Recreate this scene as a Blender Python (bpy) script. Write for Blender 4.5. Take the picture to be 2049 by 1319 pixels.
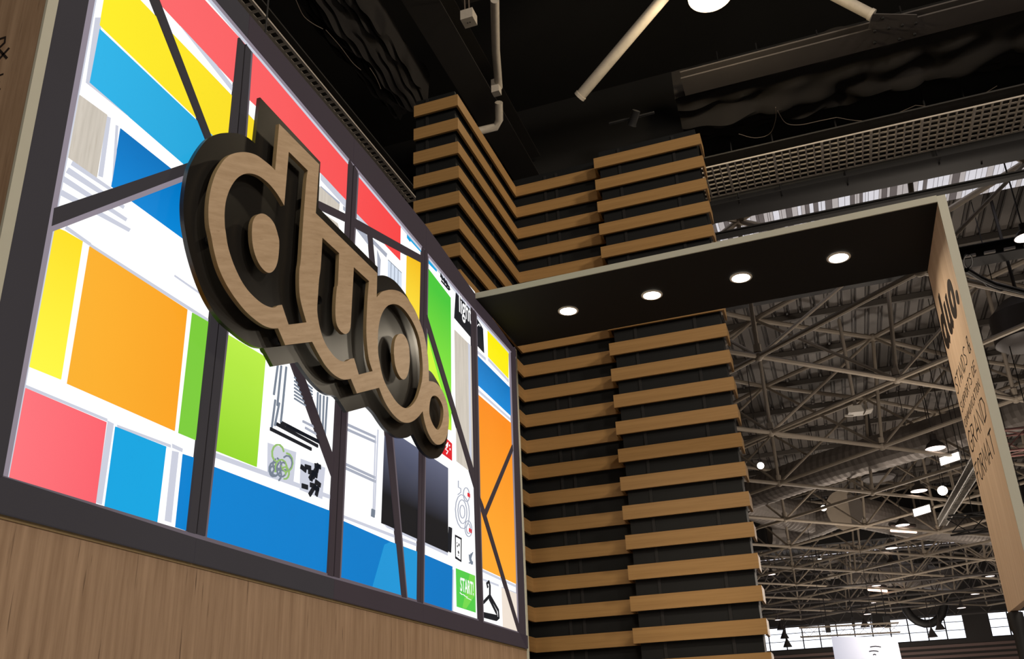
import bpy, bmesh, math, random
from mathutils import Vector, Matrix
from mathutils.geometry import tessellate_polygon
random.seed(7)
for o in list(bpy.data.objects): bpy.data.objects.remove(o)
SC = bpy.context.scene
COL = SC.collection

# ------------------------------------------------------------------ camera
F = 1812.43; EYE = Vector((2.2, 0.0, 1.6)); PPX, PPY = 1024.5, 768.5
yaw, pit, rol = -0.32945379, 0.381542084, -0.0387215212
CD = Vector((math.sin(yaw)*math.cos(pit), math.cos(yaw)*math.cos(pit), math.sin(pit)))
_r = Vector((math.cos(yaw), -math.sin(yaw), 0)); _u = _r.cross(CD)
CA = math.cos(rol)*_r + math.sin(rol)*_u; CB = -math.sin(rol)*_r + math.cos(rol)*_u
cam = bpy.data.cameras.new('camera'); camo = bpy.data.objects.new('camera', cam); COL.objects.link(camo)
camo.matrix_world = Matrix(((CA.x, CB.x, -CD.x, EYE.x), (CA.y, CB.y, -CD.y, EYE.y), (CA.z, CB.z, -CD.z, EYE.z), (0, 0, 0, 1)))
cam.sensor_width = 36; cam.sensor_fit = 'HORIZONTAL'; cam.lens = F*36/2049; cam.shift_y = 109/2049
cam.clip_start = 0.05; cam.clip_end = 400
SC.camera = camo

# ------------------------------------------------------------------ world and light
SC.view_settings.view_transform = 'Standard'; SC.view_settings.look = 'None'
SC.view_settings.exposure = 0.0; SC.view_settings.gamma = 1; SC.view_settings.use_curve_mapping = False
w = bpy.data.worlds.new('world'); SC.world = w; w.use_nodes = True
bg = w.node_tree.nodes['Background']; bg.inputs[0].default_value = (0.93, 0.94, 1.0, 1); bg.inputs[1].default_value = 2.2

def area(name, loc, target, size, power, col=(1, .86, .7), shape='DISK', sy=None, spread=180):
    l = bpy.data.lights.new(name, 'AREA'); l.shape = shape; l.size = size; l.energy = power; l.color = col
    if sy: l.size_y = sy
    l.spread = math.radians(spread)
    o = bpy.data.objects.new(name, l); COL.objects.link(o); o.location = loc
    d = Vector(target) - Vector(loc); o.rotation_euler = d.to_track_quat('-Z', 'Y').to_euler()
    return o
def point(name, loc, power, col=(1, .85, .68), r=.15):
    l = bpy.data.lights.new(name, 'POINT'); l.energy = power; l.color = col; l.shadow_soft_size = r
    o = bpy.data.objects.new(name, l); COL.objects.link(o); o.location = loc; return o
# unseen fill lights added as aisle high-bays, behind and beside the photographer
area('aisle_fill', (7.5, -1.5, 9.0), (2.0, 5.0, 3.0), 1.2, 260)
area('aisle_fill', (9.5, 2.5, 9.0), (1.0, 6.0, 3.0), 1.2, 420)
area('aisle_fill', (2.5, -6.0, 8.5), (0.5, 5.0, 3.0), 1.2, 180)
# low fill light, added as if from bright stands around the booth
area('stand_fill', (6.0, -1.5, 0.9), (1.5, 6.0, 3.6), 3.0, 60, (1, .9, .78))
# point lights added to brighten the far hall, without fixtures of their own
for (x, y, p) in ((6, 22, 560), (4, 38, 680), (12, 34, 520), (3, 54, 620), (12, 52, 560), (5, 67, 500)):
    point('hall_fill', (x, y, 5.0), p*1.0, (1, .86, .72), .8)

# ------------------------------------------------------------------ helpers
def ray(u, v): return CD + CA*((u-PPX)/F) - CB*((v-PPY)/F)
def pX(u, v, X):
    d = ray(u, v); return EYE + d*((X-EYE.x)/d.x)
def pY(u, v, Y):
    d = ray(u, v); return EYE + d*((Y-EYE.y)/d.y)
def pZ(u, v, Z):            # Z is a world height
    d = ray(u, v); return EYE + d*((Z-EYE.z)/d.z)
def depth(P): return (Vector(P)-EYE).dot(CD)
def s2l(c):
    c = c/255.0
    return c/12.92 if c <= .04045 else ((c+.055)/1.055)**2.4
def rgb(r, g, b): return (s2l(r), s2l(g), s2l(b), 1)
LOC = {}
def thing(name, label, cat, loc=(0, 0, 0), group=None):
    o = bpy.data.objects.new(name, None); o.empty_display_size = .2; COL.objects.link(o); o.location = loc
    LOC[o] = Vector(loc)
    o['label'] = label; o['category'] = cat
    if group: o['group'] = group
    return o
def tag(o, label=None, cat=None, group=None, kind=None):
    if label: o['label'] = label
    if cat: o['category'] = cat
    if group: o['group'] = group
    if kind: o['kind'] = kind
    return o
def mk(name, verts, faces, mat, parent=None, smooth=False):
    vs = [Vector(v) for v in verts]
    if parent is not None: L = LOC[parent]
    else:
        n = len(vs); L = Vector((sum(v.x for v in vs)/n, sum(v.y for v in vs)/n, min(v.z for v in vs)))
    me = bpy.data.meshes.new(name); me.from_pydata([tuple(v-L) for v in vs], [], faces)
    bm = bmesh.new(); bm.from_mesh(me); bmesh.ops.recalc_face_normals(bm, faces=bm.faces)
    if smooth:
        for f in bm.faces: f.smooth = True
        for e in bm.edges:
            if len(e.link_faces) == 2 and e.calc_face_angle(0) > .7: e.smooth = False
    bm.to_mesh(me); bm.free()
    me.materials.append(mat)
    o = bpy.data.objects.new(name, me); COL.objects.link(o)
    if parent is not None:
        o.parent = parent; LOC[o] = L
    else:
        o.location = L; LOC[o] = L
    return o
class MB:
    def __init__(s): s.v = []; s.f = []
    def add(s, vs, fs):
        n = len(s.v); s.v += [tuple(v) for v in vs]; s.f += [tuple(i+n for i in f) for f in fs]
    def box(s, a, b):
        x0, y0, z0 = a; x1, y1, z1 = b
        s.add([(x0,y0,z0),(x1,y0,z0),(x1,y1,z0),(x0,y1,z0),(x0,y0,z1),(x1,y0,z1),(x1,y1,z1),(x0,y1,z1)],
              [(0,3,2,1),(4,5,6,7),(0,1,5,4),(1,2,6,5),(2,3,7,6),(3,0,4,7)])
    def hexa(s, p): s.add(p, [(0,3,2,1),(4,5,6,7),(0,1,5,4),(1,2,6,5),(2,3,7,6),(3,0,4,7)])
    def obox(s, c, ax, ay, az):      # oriented box, half axes
        c = Vector(c); ax, ay, az = Vector(ax), Vector(ay), Vector(az)
        s.hexa([c-ax-ay-az, c+ax-ay-az, c+ax+ay-az, c-ax+ay-az, c-ax-ay+az, c+ax-ay+az, c+ax+ay+az, c-ax+ay+az])
    def tube(s, pts, r, n=8, caps=True):
        pts = [Vector(p) for p in pts]; m = len(pts)
        rr = r if isinstance(r, (list, tuple)) else [r]*m
        base = len(s.v); prev = None
        for i, p in enumerate(pts):
            t = (pts[min(i+1, m-1)] - pts[max(i-1, 0)]).normalized()
            if prev is None:
                a = t.cross(Vector((0, 0, 1)));
                if a.length < 1e-3: a = t.cross(Vector((1, 0, 0)))
                a.normalize()
            else: a = (prev - t*prev.dot(t)).normalized()
            prev = a; b = t.cross(a)
            for k in range(n):
                an = 2*math.pi*k/n; s.v.append(tuple(p + (a*math.cos(an)+b*math.sin(an))*rr[i]))
        for i in range(m-1):
            for k in range(n):
                s.f.append((base+i*n+k, base+i*n+(k+1) % n, base+(i+1)*n+(k+1) % n, base+(i+1)*n+k))
        if caps:
            s.f.append(tuple(base+k for k in range(n))[::-1]); s.f.append(tuple(base+(m-1)*n+k for k in range(n)))
    def lathe(s, c, prof, n=24, axis=Vector((0, 0, 1)), cap0=False, cap1=False):
        c = Vector(c); a = axis.cross(Vector((1, 0, 0)))
        if a.length < 1e-3: a = axis.cross(Vector((0, 1, 0)))
        a.normalize(); b = axis.cross(a); base = len(s.v)
        for (r, h) in prof:
            for k in range(n):
                an = 2*math.pi*k/n; s.v.append(tuple(c + axis*h + (a*math.cos(an)+b*math.sin(an))*r))
        for i in range(len(prof)-1):
            for k in range(n):
                s.f.append((base+i*n+k, base+i*n+(k+1) % n, base+(i+1)*n+(k+1) % n, base+(i+1)*n+k))
        if cap0: s.f.append(tuple(base+k for k in range(n))[::-1])
        if cap1: s.f.append(tuple(base+(len(prof)-1)*n+k for k in range(n)))
    def ball(s, c, r, n=8):
        s.lathe(c, [(max(.001, r*math.sin(math.pi*i/5)), -r*math.cos(math.pi*i/5)) for i in range(6)], n)
    def build(s, name, mat, parent=None, smooth=False): return mk(name, s.v, s.f, mat, parent, smooth)
def slab(loops, x0, x1):
    """prism in the plane x: loops of (y,z) (first outer, rest holes) from depth x0 to face x1"""
    vs = []; fs = []; flat = []
    for lp in loops: flat += lp
    tri = tessellate_polygon([[Vector((a, b, 0)) for a, b in lp] for lp in loops])
    n = len(flat)
    vs = [(x1, a, b) for a, b in flat] + [(x0, a, b) for a, b in flat]
    for t in tri:
        fs.append(tuple(t)); fs.append(tuple(i+n for i in t[::-1]))
    k = 0
    for lp in loops:
        m = len(lp)
        for i in range(m): fs.append((k+i, k+(i+1) % m, n+k+(i+1) % m, n+k+i))
        k += m
    return vs, fs
def U(pts, X): return [tuple(pX(p[0], p[1], X).yz) for p in pts]
def slabU(name, pts, x0, x1, mat, parent):
    v, f = slab([U(pts, x1)], x0, x1); return mk(name, v, f, mat, parent)
def strip_pts(line, wd):
    """ribbon polygon of half-width wd around an open 2D line"""
    L = [Vector(p) for p in line]; a = []; b = []
    for i, p in enumerate(L):
        t = (L[min(i+1, len(L)-1)] - L[max(i-1, 0)])
        if t.length < 1e-9: t = Vector((1, 0))
        t.normalize(); nrm = Vector((-t.y, t.x))
        a.append(p+nrm*wd); b.append(p-nrm*wd)
    return a, b

# ------------------------------------------------------------------ materials
def nodes(name):
    m = bpy.data.materials.new(name); m.use_nodes = True; nt = m.node_tree
    return m, nt, nt.nodes['Principled BSDF']
def plain(name, c, rough=.6, metal=0, noise=.0, scale=20, spec=.5, bump=0):
    m, nt, b = nodes(name)
    b.inputs['Roughness'].default_value = rough; b.inputs['Metallic'].default_value = metal
    b.inputs['Specular IOR Level'].default_value = spec
    tc = nt.nodes.new('ShaderNodeTexCoord'); nz = nt.nodes.new('ShaderNodeTexNoise'); nz.inputs['Scale'].default_value = scale
    nz.inputs['Detail'].default_value = 5
    nt.links.new(tc.outputs['Object'], nz.inputs['Vector'])
    mp = nt.nodes.new('ShaderNodeMapRange'); mp.inputs[3].default_value = 1-noise-.03; mp.inputs[4].default_value = 1+noise+.03
    nt.links.new(nz.outputs[0], mp.inputs[0])
    mx = nt.nodes.new('ShaderNodeVectorMath'); mx.operation = 'SCALE'; mx.inputs[0].default_value = c[:3]
    nt.links.new(mp.outputs[0], mx.inputs['Scale']); nt.links.new(mx.outputs[0], b.inputs['Base Color'])
    if bump:
        bp = nt.nodes.new('ShaderNodeBump'); bp.inputs['Strength'].default_value = bump; bp.inputs['Distance'].default_value = .01
        nt.links.new(nz.outputs[0], bp.inputs['Height']); nt.links.new(bp.outputs[0], b.inputs['Normal'])
    return m
def emis(name, c, s=1.0, c2=None, axis=2, a=0, b_=1, var=.03):
    """backlit print: emission of flat colour with slight unevenness; optional gradient of the print along an object axis"""
    m, nt, b = nodes(name); b.inputs['Base Color'].default_value = (.01, .01, .01, 1); b.inputs['Roughness'].default_value = .8
    b.inputs['Specular IOR Level'].default_value = .05
    tc = nt.nodes.new('ShaderNodeTexCoord'); nz = nt.nodes.new('ShaderNodeTexNoise'); nz.inputs['Scale'].default_value = 2.5
    nt.links.new(tc.outputs['Object'], nz.inputs['Vector'])
    mp = nt.nodes.new('ShaderNodeMapRange'); mp.inputs[3].default_value = 1-var; mp.inputs[4].default_value = 1+var
    nt.links.new(nz.outputs[0], mp.inputs[0])
    mx = nt.nodes.new('ShaderNodeVectorMath'); mx.operation = 'SCALE'
    if c2:
        sp = nt.nodes.new('ShaderNodeSeparateXYZ'); nt.links.new(tc.outputs['Generated'], sp.inputs[0])
        cr = nt.nodes.new('ShaderNodeValToRGB'); cr.color_ramp.elements[0].color = c; cr.color_ramp.elements[1].color = c2
        cr.color_ramp.elements[0].position = a; cr.color_ramp.elements[1].position = b_
        nt.links.new(sp.outputs[axis], cr.inputs[0]); nt.links.new(cr.outputs[0], mx.inputs[0])
    else: mx.inputs[0].default_value = c[:3]
    nt.links.new(mp.outputs[0], mx.inputs['Scale']); nt.links.new(mx.outputs[0], b.inputs['Emission Color'])
    b.inputs['Emission Strength'].default_value = s
    return m
def glow(name, c, s):
    m, nt, b = nodes(name); b.inputs['Base Color'].default_value = (.8, .8, .8, 1)
    b.inputs['Emission Color'].default_value = c; b.inputs['Emission Strength'].default_value = s; return m
def wood(name, c1, c2, cs, stretch=(30, 30, 1.2), rot=(0, 0, 0), rough=.55, streak=.0, streak_pos=.62):
    m, nt, b = nodes(name); b.inputs['Roughness'].default_value = rough; b.inputs['Specular IOR Level'].default_value = .3
    tc = nt.nodes.new('ShaderNodeTexCoord'); mp = nt.nodes.new('ShaderNodeMapping')
    mp.inputs['Rotation'].default_value = rot; mp.inputs['Scale'].default_value = stretch
    mr = nt.nodes.new('ShaderNodeMapping'); mr.inputs['Rotation'].default_value = rot
    nt.links.new(tc.outputs['Object'], mr.inputs[0]); mp.inputs['Rotation'].default_value = (0, 0, 0); nt.links.new(mr.outputs[0], mp.inputs[0])
    n1 = nt.nodes.new('ShaderNodeTexNoise'); n1.inputs['Scale'].default_value = 1.0; n1.inputs['Detail'].default_value = 6; n1.inputs['Roughness'].default_value = .65
    nt.links.new(mp.outputs[0], n1.inputs['Vector'])
    cr = nt.nodes.new('ShaderNodeValToRGB'); e = cr.color_ramp.elements
    e[0].position = .32; e[0].color = c1; e[1].position = .7; e[1].color = c2
    nt.links.new(n1.outputs[0], cr.inputs[0])
    n2 = nt.nodes.new('ShaderNodeTexNoise'); n2.inputs['Scale'].default_value = 1.6; n2.inputs['Detail'].default_value = 3
    m2 = nt.nodes.new('ShaderNodeMapping'); m2.inputs['Scale'].default_value = tuple(x*1.7 for x in stretch); m2.inputs['Location'].default_value = (3, 7, 1)
    nt.links.new(mr.outputs[0], m2.inputs[0]); nt.links.new(m2.outputs[0], n2.inputs['Vector'])
    c3 = nt.nodes.new('ShaderNodeValToRGB'); e = c3.color_ramp.elements
    e[0].position = streak_pos; e[0].color = (0, 0, 0, 1); e[1].position = streak_pos+.08; e[1].color = (streak, streak, streak, 1)
    nt.links.new(n2.outputs[0], c3.inputs[0])
    mix = nt.nodes.new('ShaderNodeMix'); mix.data_type = 'RGBA'
    nt.links.new(c3.outputs[0], mix.inputs[0]); nt.links.new(cr.outputs[0], mix.inputs[6]); mix.inputs[7].default_value = cs
    nt.links.new(mix.outputs[2], b.inputs['Base Color'])
    bp = nt.nodes.new('ShaderNodeBump'); bp.inputs['Strength'].default_value = .08; bp.inputs['Distance'].default_value = .002
    nt.links.new(n1.outputs[0], bp.inputs['Height']); nt.links.new(bp.outputs[0], b.inputs['Normal'])
    return m
M = {}
M['base_wood'] = wood('base_wood', (.27,.175,.11,1), (.44,.305,.205,1), (.07,.04,.025,1), (30, 30, 1.5), streak=.75, streak_pos=.655)
M['panel_wood'] = wood('panel_wood', (.62,.44,.30,1), (.76,.57,.42,1), (.38,.26,.17,1), (22, 22, .7), streak=.3)
M['logo_wood'] = wood('logo_wood', (.42,.30,.19,1), (.54,.40,.27,1), (.27,.18,.11,1), (12, 5, 46), rot=(math.radians(-25), 0, 0), streak=.5, streak_pos=.66)
M['slat_wood'] = wood('slat_wood', (.34,.195,.073,1), (.43,.255,.098,1), (.24,.13,.045,1), (1.5, 1.5, 60), rough=.45, streak=.2)
M['ply_edge'] = plain('ply_edge', (.24,.17,.08,1), .7, noise=.12, scale=60)
M['mint'] = plain('mint_edge', (.50,.50,.425,1), .6)
M['black_panel'] = plain('black_panel', (.012,.012,.013,1), .55, noise=.1)
M['soffit'] = plain('soffit_black', (.009,.0085,.0085,1), .75, noise=.05, spec=.25)
M['plate'] = plain('plate_black', (.012,.011,.010,1), .32, spec=.5)
M['tower_dark'] = plain('tower_dark', (.008,.009,.010,1), .6, spec=.25, noise=.15, scale=6)
M['batten'] = plain('tower_batten', (.017,.017,.018,1), .6, spec=.25)
M['frame'] = emis('frame_print', rgb(60, 56, 59), .75, var=.06)
M['frame_seam'] = emis('frame_seam', rgb(22, 18, 20), .6)
M['bevel'] = emis('frame_bevel', rgb(150, 140, 152), .9)
M['bevel_dark'] = emis('frame_bevel_dark', rgb(110, 100, 108), .8)
M['white'] = emis('backlit_white', (1.0, 1.0, 1.0, 1), 1.12, var=.06)
M['softgrey'] = emis('printed_grey', rgb(205, 208, 222), 1.0)
M['shadowgrey'] = emis('printed_shadow', rgb(170, 175, 190), 1.0)
M['yellow'] = emis('print_yellow', rgb(255, 238, 40), 1, rgb(250, 215, 35), 1, 0, 1)
M['yellow_deep'] = emis('print_yellow_deep', rgb(255, 236, 70), 1, rgb(245, 190, 30), 2, 0, 1)
M['yellow_b'] = emis('print_yellow_bright', rgb(255, 250, 70), 1, rgb(255, 225, 40), 2, 0, 1)
M['yellow_s'] = emis('print_yellow_strong', rgb(255, 240, 20), 1)
M['cyan'] = emis('print_cyan', rgb(45, 180, 232), 1, rgb(30, 160, 215), 1, 0, 1)
M['cyan_b'] = emis('print_cyan_bright', rgb(15, 165, 225), 1)
M['blue'] = emis('print_blue', rgb(10, 135, 215), 1, rgb(0, 115, 190), 2, 0, 1)
M['blue_b'] = emis('print_blue_floor', rgb(0, 130, 208), 1, rgb(0, 118, 195), 1, 0, 1)
M['red'] = emis('print_red', rgb(252, 105, 108), 1, rgb(248, 70, 70), 1, 0, 1)
M['red_s'] = emis('print_red_small', rgb(255, 118, 125), 1, rgb(252, 100, 110), 1, 0, 1)
M['orange'] = emis('print_orange', rgb(252, 178, 48), 1, rgb(252, 165, 35), 1, 0, 1)
M['orange_b'] = emis('print_orange_bright', rgb(255, 172, 50), 1, rgb(252, 140, 25), 2, 0, 1)
M['green_l'] = emis('print_green_left', rgb(125, 205, 60), 1)
M['green_r'] = emis('print_green_right', rgb(150, 215, 45), 1, rgb(190, 240, 75), 2, 0, 1)
M['green_t'] = emis('print_green_tall', rgb(150, 240, 60), 1, rgb(75, 200, 60), 2, .1, .9)
M['green_y'] = emis('print_green_yellow', rgb(205, 245, 60), 1)
M['green_s'] = emis('print_green_card', rgb(85, 205, 75), 1)
M['palewood'] = wood('print_pale_wood', (.55,.5,.43,1), (.68,.62,.54,1), (.5,.42,.33,1), (4, 50, 3), streak=.3)
_b = M['palewood'].node_tree.nodes['Principled BSDF']; _mx = [n for n in M['palewood'].node_tree.nodes if n.type == 'MIX'][0]
M['palewood'].node_tree.links.new(_mx.outputs[2], _b.inputs['Emission Color']); _b.inputs['Emission Strength'].default_value = .98; _b.inputs['Roughness'].default_value = .9
for _l in list(M['palewood'].node_tree.links):
    if _l.to_socket == _b.inputs['Base Color']: M['palewood'].node_tree.links.remove(_l)
_b.inputs['Base Color'].default_value = (.02, .02, .02, 1)
M['screen'] = emis('print_screen', rgb(22, 22, 26), 1, rgb(100, 104, 128), 2, .3, 1)
M['ink'] = emis('print_ink', rgb(25, 27, 34), 1)
M['inkgrey'] = emis('print_ink_grey', rgb(120, 130, 145), 1)
M['redtag'] = emis('print_red_tag', rgb(225, 30, 40), 1)
M['textwhite'] = emis('print_text_white', (1, 1, 1, 1), 1)
M['letter_ink'] = plain('letter_ink', (.018,.012,.010,1), .5)
M['lampwarm'] = glow('lamp_warm', (1, .86, .66, 1), 9)
M['downglow'] = glow('downlight_glow', (1, .9, .75, 1), 14)
M['ring'] = plain('downlight_ring', (.75,.72,.66,1), .4)
M['whitepaint'] = plain('white_paint', (.62,.57,.5,1), .5, noise=.08, scale=30)
M['pipe'] = plain('pipe_paint', (.55,.5,.43,1), .5, noise=.15, scale=14)
M['nearceil'] = plain('near_ceiling', (.009,.0085,.0085,1), .8, noise=.2, scale=3)
M['darksteel'] = plain('dark_steel', (.095,.085,.082,1), .6, noise=.1, scale=4)
M['greysteel'] = plain('grey_steel', (.035,.032,.030,1), .6, noise=.1, scale=4)
M['blacksteel'] = plain('black_steel', (.014,.0135,.0145,1), .6, noise=.1, scale=4)
M['cloth'] = plain('black_cloth', (.014,.0115,.010,1), .9, noise=.3, scale=3)
M['cord'] = plain('cord', (.17,.135,.11,1), .7)
M['grate'] = plain('grating', (.60,.55,.49,1), .9, spec=.1)
M['grate_back'] = plain('grating_back', (.03,.028,.026,1), .7)
M['deck'] = plain('roof_deck', (.22,.20,.185,1), .55, metal=.1, noise=.15, scale=1.5)
M['deckrib'] = plain('roof_rib', (.07,.06,.055,1), .6)
M['purlin'] = plain('purlin', (.17,.155,.14,1), .6)
M['truss'] = plain('truss_paint', (.45,.385,.31,1), .55, noise=.1, scale=2)
M['duct'] = plain('duct_metal', (.30,.27,.25,1), .55, metal=.35, noise=.1, scale=3)
M['alu'] = plain('aluminium', (.35,.33,.3,1), .45, metal=.6)
M['redtruss'] = plain('dark_red_truss', (.12,.05,.045,1), .5)
M['lampshade'] = plain('lamp_shade', (.05,.042,.04,1), .5)
M['lamphot'] = glow('lamp_hot', (1, .93, .8, 1), 7)
M['lamppink'] = glow('lamp_pink', (1, .82, .74, 1), 2.5)
M['heater'] = glow('heater_bar', (1, .6, .45, 1), 3.0)
M['floor'] = plain('hall_floor', (.22,.2,.19,1), .6, noise=.1, scale=1)
M['wall'] = plain('hall_wall', (.06,.055,.055,1), .8)
M['louver'] = plain('louver_brown', (.26,.18,.165,1), .6)
M['skylight_b'] = emis('skylight_panel_b', rgb(178, 170, 168), 1.0, var=.1)
M['skylight_c'] = emis('skylight_panel_c', rgb(100, 92, 90), 1.0, var=.1)
M['bigwhite'] = glow('sign_white', (.60, .66, .88, 1), .42)
M['skylight'] = emis('skylight_panel', rgb(215, 212, 218), 1.0, var=.1)
M['speaker'] = plain('speaker_black', (.02,.02,.022,1), .6)
def glassmat():
    m, nt, b = nodes('window_glass')
    b.inputs['Base Color'].default_value = (.9, .93, .97, 1); b.inputs['Roughness'].default_value = .02
    b.inputs['Transmission Weight'].default_value = 1; b.inputs['IOR'].default_value = 1.02; return m
M['glass'] = glassmat()

# ------------------------------------------------------------------ the setting: hall shell
def struct(o): o['kind'] = 'structure'; return o
def boxo(name, a, b, mat, parent=None):
    q = MB(); q.box(a, b); return q.build(name, mat, parent)
X0, X1, Y0, Y1 = -22.0, 34.0, -14.0, 76.6
struct(boxo('floor', (X0, Y0, -.3), (X1, Y1, 0), M['floor']))
struct(boxo('wall_left', (X0-.3, Y0, 0), (X0, Y1, 14), M['wall']))
struct(boxo('wall_right', (X1, Y0, 0), (X1+.3, Y1, 14), M['wall']))
struct(boxo('wall_front', (X0, Y0-.3, 0), (X1, Y0, 14), M['wall']))
# near, low black ceiling with a black drop edge towards the big hall
NC = 11.4
struct(boxo('ceiling_near', (X0, Y0, NC), (X1, 13.0, NC+.3), M['nearceil']))
struct(boxo('trim_2', (X0, 11.72, 8.83), (X1, 11.86, 11.4), M['nearceil']))
struct(boxo('trim_1', (X0, 13.0, NC), (X1, 13.3, 14.2), M['blacksteel']))
# corrugated roof deck of the big hall
ZD = 13.75
q = MB()
x = -13.0; prof = []
while x < X1:
    prof += [(x, 0), (x+.24, 0), (x+.27, .06), (x+.36, .06)]; x += .39
ys = [13.0, 76.6]
n = len(prof)
q.add([(px, ys[0], ZD+pz) for px, pz in prof] + [(px, ys[1], ZD+pz) for px, pz in prof], [(i, i+1, n+i+1, n+i) for i in range(n-1)])
deck = q.build('ceiling_hall', M['deck']); struct(deck)
struct(boxo('ceiling_cover', (X0, 13.0, ZD+.12), (X1, Y1, ZD+.4), M['wall']))
deckp = deck
q = MB()
x = -13.0
while x < 20:
    q.box((x+.25, 13.3, ZD-.015), (x+.28, 76, ZD+.02)); q.box((x+.35, 13.3, ZD-.015), (x+.375, 76, ZD+.02)); x += .39
o = q.build('rib', M['deckrib'], deck); o['kind'] = 'stuff'
y = 15.0
while y < 76:
    if not 19.2 < y < 22.2: boxo('purlin', (-13, y, ZD-.2), (22, y+.13, ZD-.02), M['purlin'], deck)
    y += 2.95
for (ya, yb, xa, xb) in ((19.3, 21.7, -4, 14), (56.5, 57.4, -4, 14), (60.2, 60.9, -6, 12), (65.0, 66.2, -6, 14), (69.0, 70.0, -4, 12)):
    for mi, mm in enumerate(('skylight', 'skylight_b', 'skylight_c')):
        q = MB(); xx = xa; rs = random.Random(int(ya*10))
        while xx < xb:
            wdt = rs.uniform(.05, .16)
            if rs.choice((0, 0, 1, 1, 2)) == mi: q.box((xx, ya, ZD-.03), (xx+wdt-.012, yb, ZD-.024))
            xx += wdt
        o = q.build('skylight_strip', M[mm], deck); o['kind'] = 'stuff'
# far wall with its window band
YF = 75.0
zl, zh = 6.15+1.6, 8.0+1.6
struct(boxo('wall_back', (X0, YF, 0), (X1, YF+.3, zl-.02), M['wall']))
struct(boxo('wall_back_upper', (X0, YF, zh), (X1, YF+.3, 14), M['wall']))
wins = [(-4.5, 10.6), (12.3, 16.5)]
struct(boxo('wall_back_pier', (10.6, YF, zl-.02), (12.3, YF+.3, zh), M['wall']))
struct(boxo('wall_back_side', (16.5, YF, zl-.02), (X1, YF+.3, zh), M['wall']))
struct(boxo('wall_back_edge', (X0, YF, zl-.02), (-4.5, YF+.3, zh), M['wall']))
for i, (a, b) in enumerate(wins):
    wroot = MB()
    wroot.box((a, YF+.05, zl-.02), (b, YF+.2, zl+.06)); wroot.box((a, YF+.05, zh-.06), (b, YF+.2, zh))
    wo = wroot.build('window_%d' % (i+1), M['blacksteel']); struct(wo)
    xx = a
    while xx < b+.01:
        boxo('mullion', (xx-.045, YF+.06, zl+.06), (xx+.045, YF+.16, zh-.06), M['blacksteel'], wo); xx += 1.26
    for zz in (zl+.62, zl+1.2): boxo('transom', (a, YF+.07, zz), (b, YF+.14, zz+.05), M['blacksteel'], wo)
    xx = a
    while xx < b-.1:
        boxo('pane', (xx+.05, YF+.10, zl+.06), (min(xx+1.21, b), YF+.11, zh-.06), M['glass'], wo); xx += 1.26
wb = bpy.data.objects['wall_back']
for k in range(22):
    boxo('slat', (-8, YF-.14, zl-.55-.36*k), (20, YF, zl-.36-.36*k), M['louver'], wb)
# dark bulkhead crossing the hall
bh = boxo('bulkhead', (-12, 51.6, 11.2), (24, 52.0, ZD-.1), M['blacksteel'])
tag(bh, 'black bulkhead hanging across the hall roof behind the space frame', 'bulkhead')

# ------------------------------------------------------------------ booth: wooden base wall
WY0, WY1 = 1.753, 6.545
WZ = .667+1.6
bw = thing('base_wall', 'streaky light brown veneered wall under the glowing colour panel wall', 'wall panel', (-.1, 4.1, 0))
v, f = slab([U([(0, 1030), (388, 1129.5), (1054, 1301)], 0)], -.2, 0)
p0 = pX(0, 1031, 0); p1 = pX(1056, 1303, 0)
q = MB(); q.hexa([(-.2, WY0, 0), (0, WY0, 0), (0, WY1-.012, 0), (-.2, WY1-.012, 0), (-.2, WY0, WZ-.012), (0, WY0, WZ-.012), (0, WY1-.012, WZ-.012), (-.2, WY1-.012, WZ-.012)])
q.build('veneer_face', M['base_wood'], bw)
boxo('edge_strip', (-.2, WY0, WZ-.012), (.003, WY1-.012, WZ), M['ply_edge'], bw)
# end trim on the right side of the wall, full height
boxo('end_trim', (-.4, WY1-.012, 0), (.004, WY1+.035, 3.09+1.6), M['mint'], bw)

# ------------------------------------------------------------------ light box wall
lb = thing('light_box_wall', 'large backlit wall of bright colour blocks in a dark printed window frame', 'light box', (-.1, 4.1, WZ))
ZT = 3.27+1.6
boxo('housing', (-.4, WY0, WZ+.001), (-.01, WY1-.012, ZT-.17), M['blacksteel'], lb)
SEAM = [(110, 0), (495, 70), (706, 330), (850, 500), (948, 620)]
mods = [WY0, 2.762, 3.772, 4.752, 5.66, WY1-.012]
for i in range(5):
    boxo('fabric', (-.008, mods[i]+.004, WZ+.01), (0, mods[i+1]-.004, (3.24 if i < 4 else 3.12)+1.6-.05), M['white'], lb)
E1, E2, E3, E4 = .003, .006, .010, .014
def tile(name, pts, mat, x1=E1, label=None):
    o = slabU(name, pts, 0, x1, mat, lb)
    if label: o['label'] = label
    return o
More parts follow.
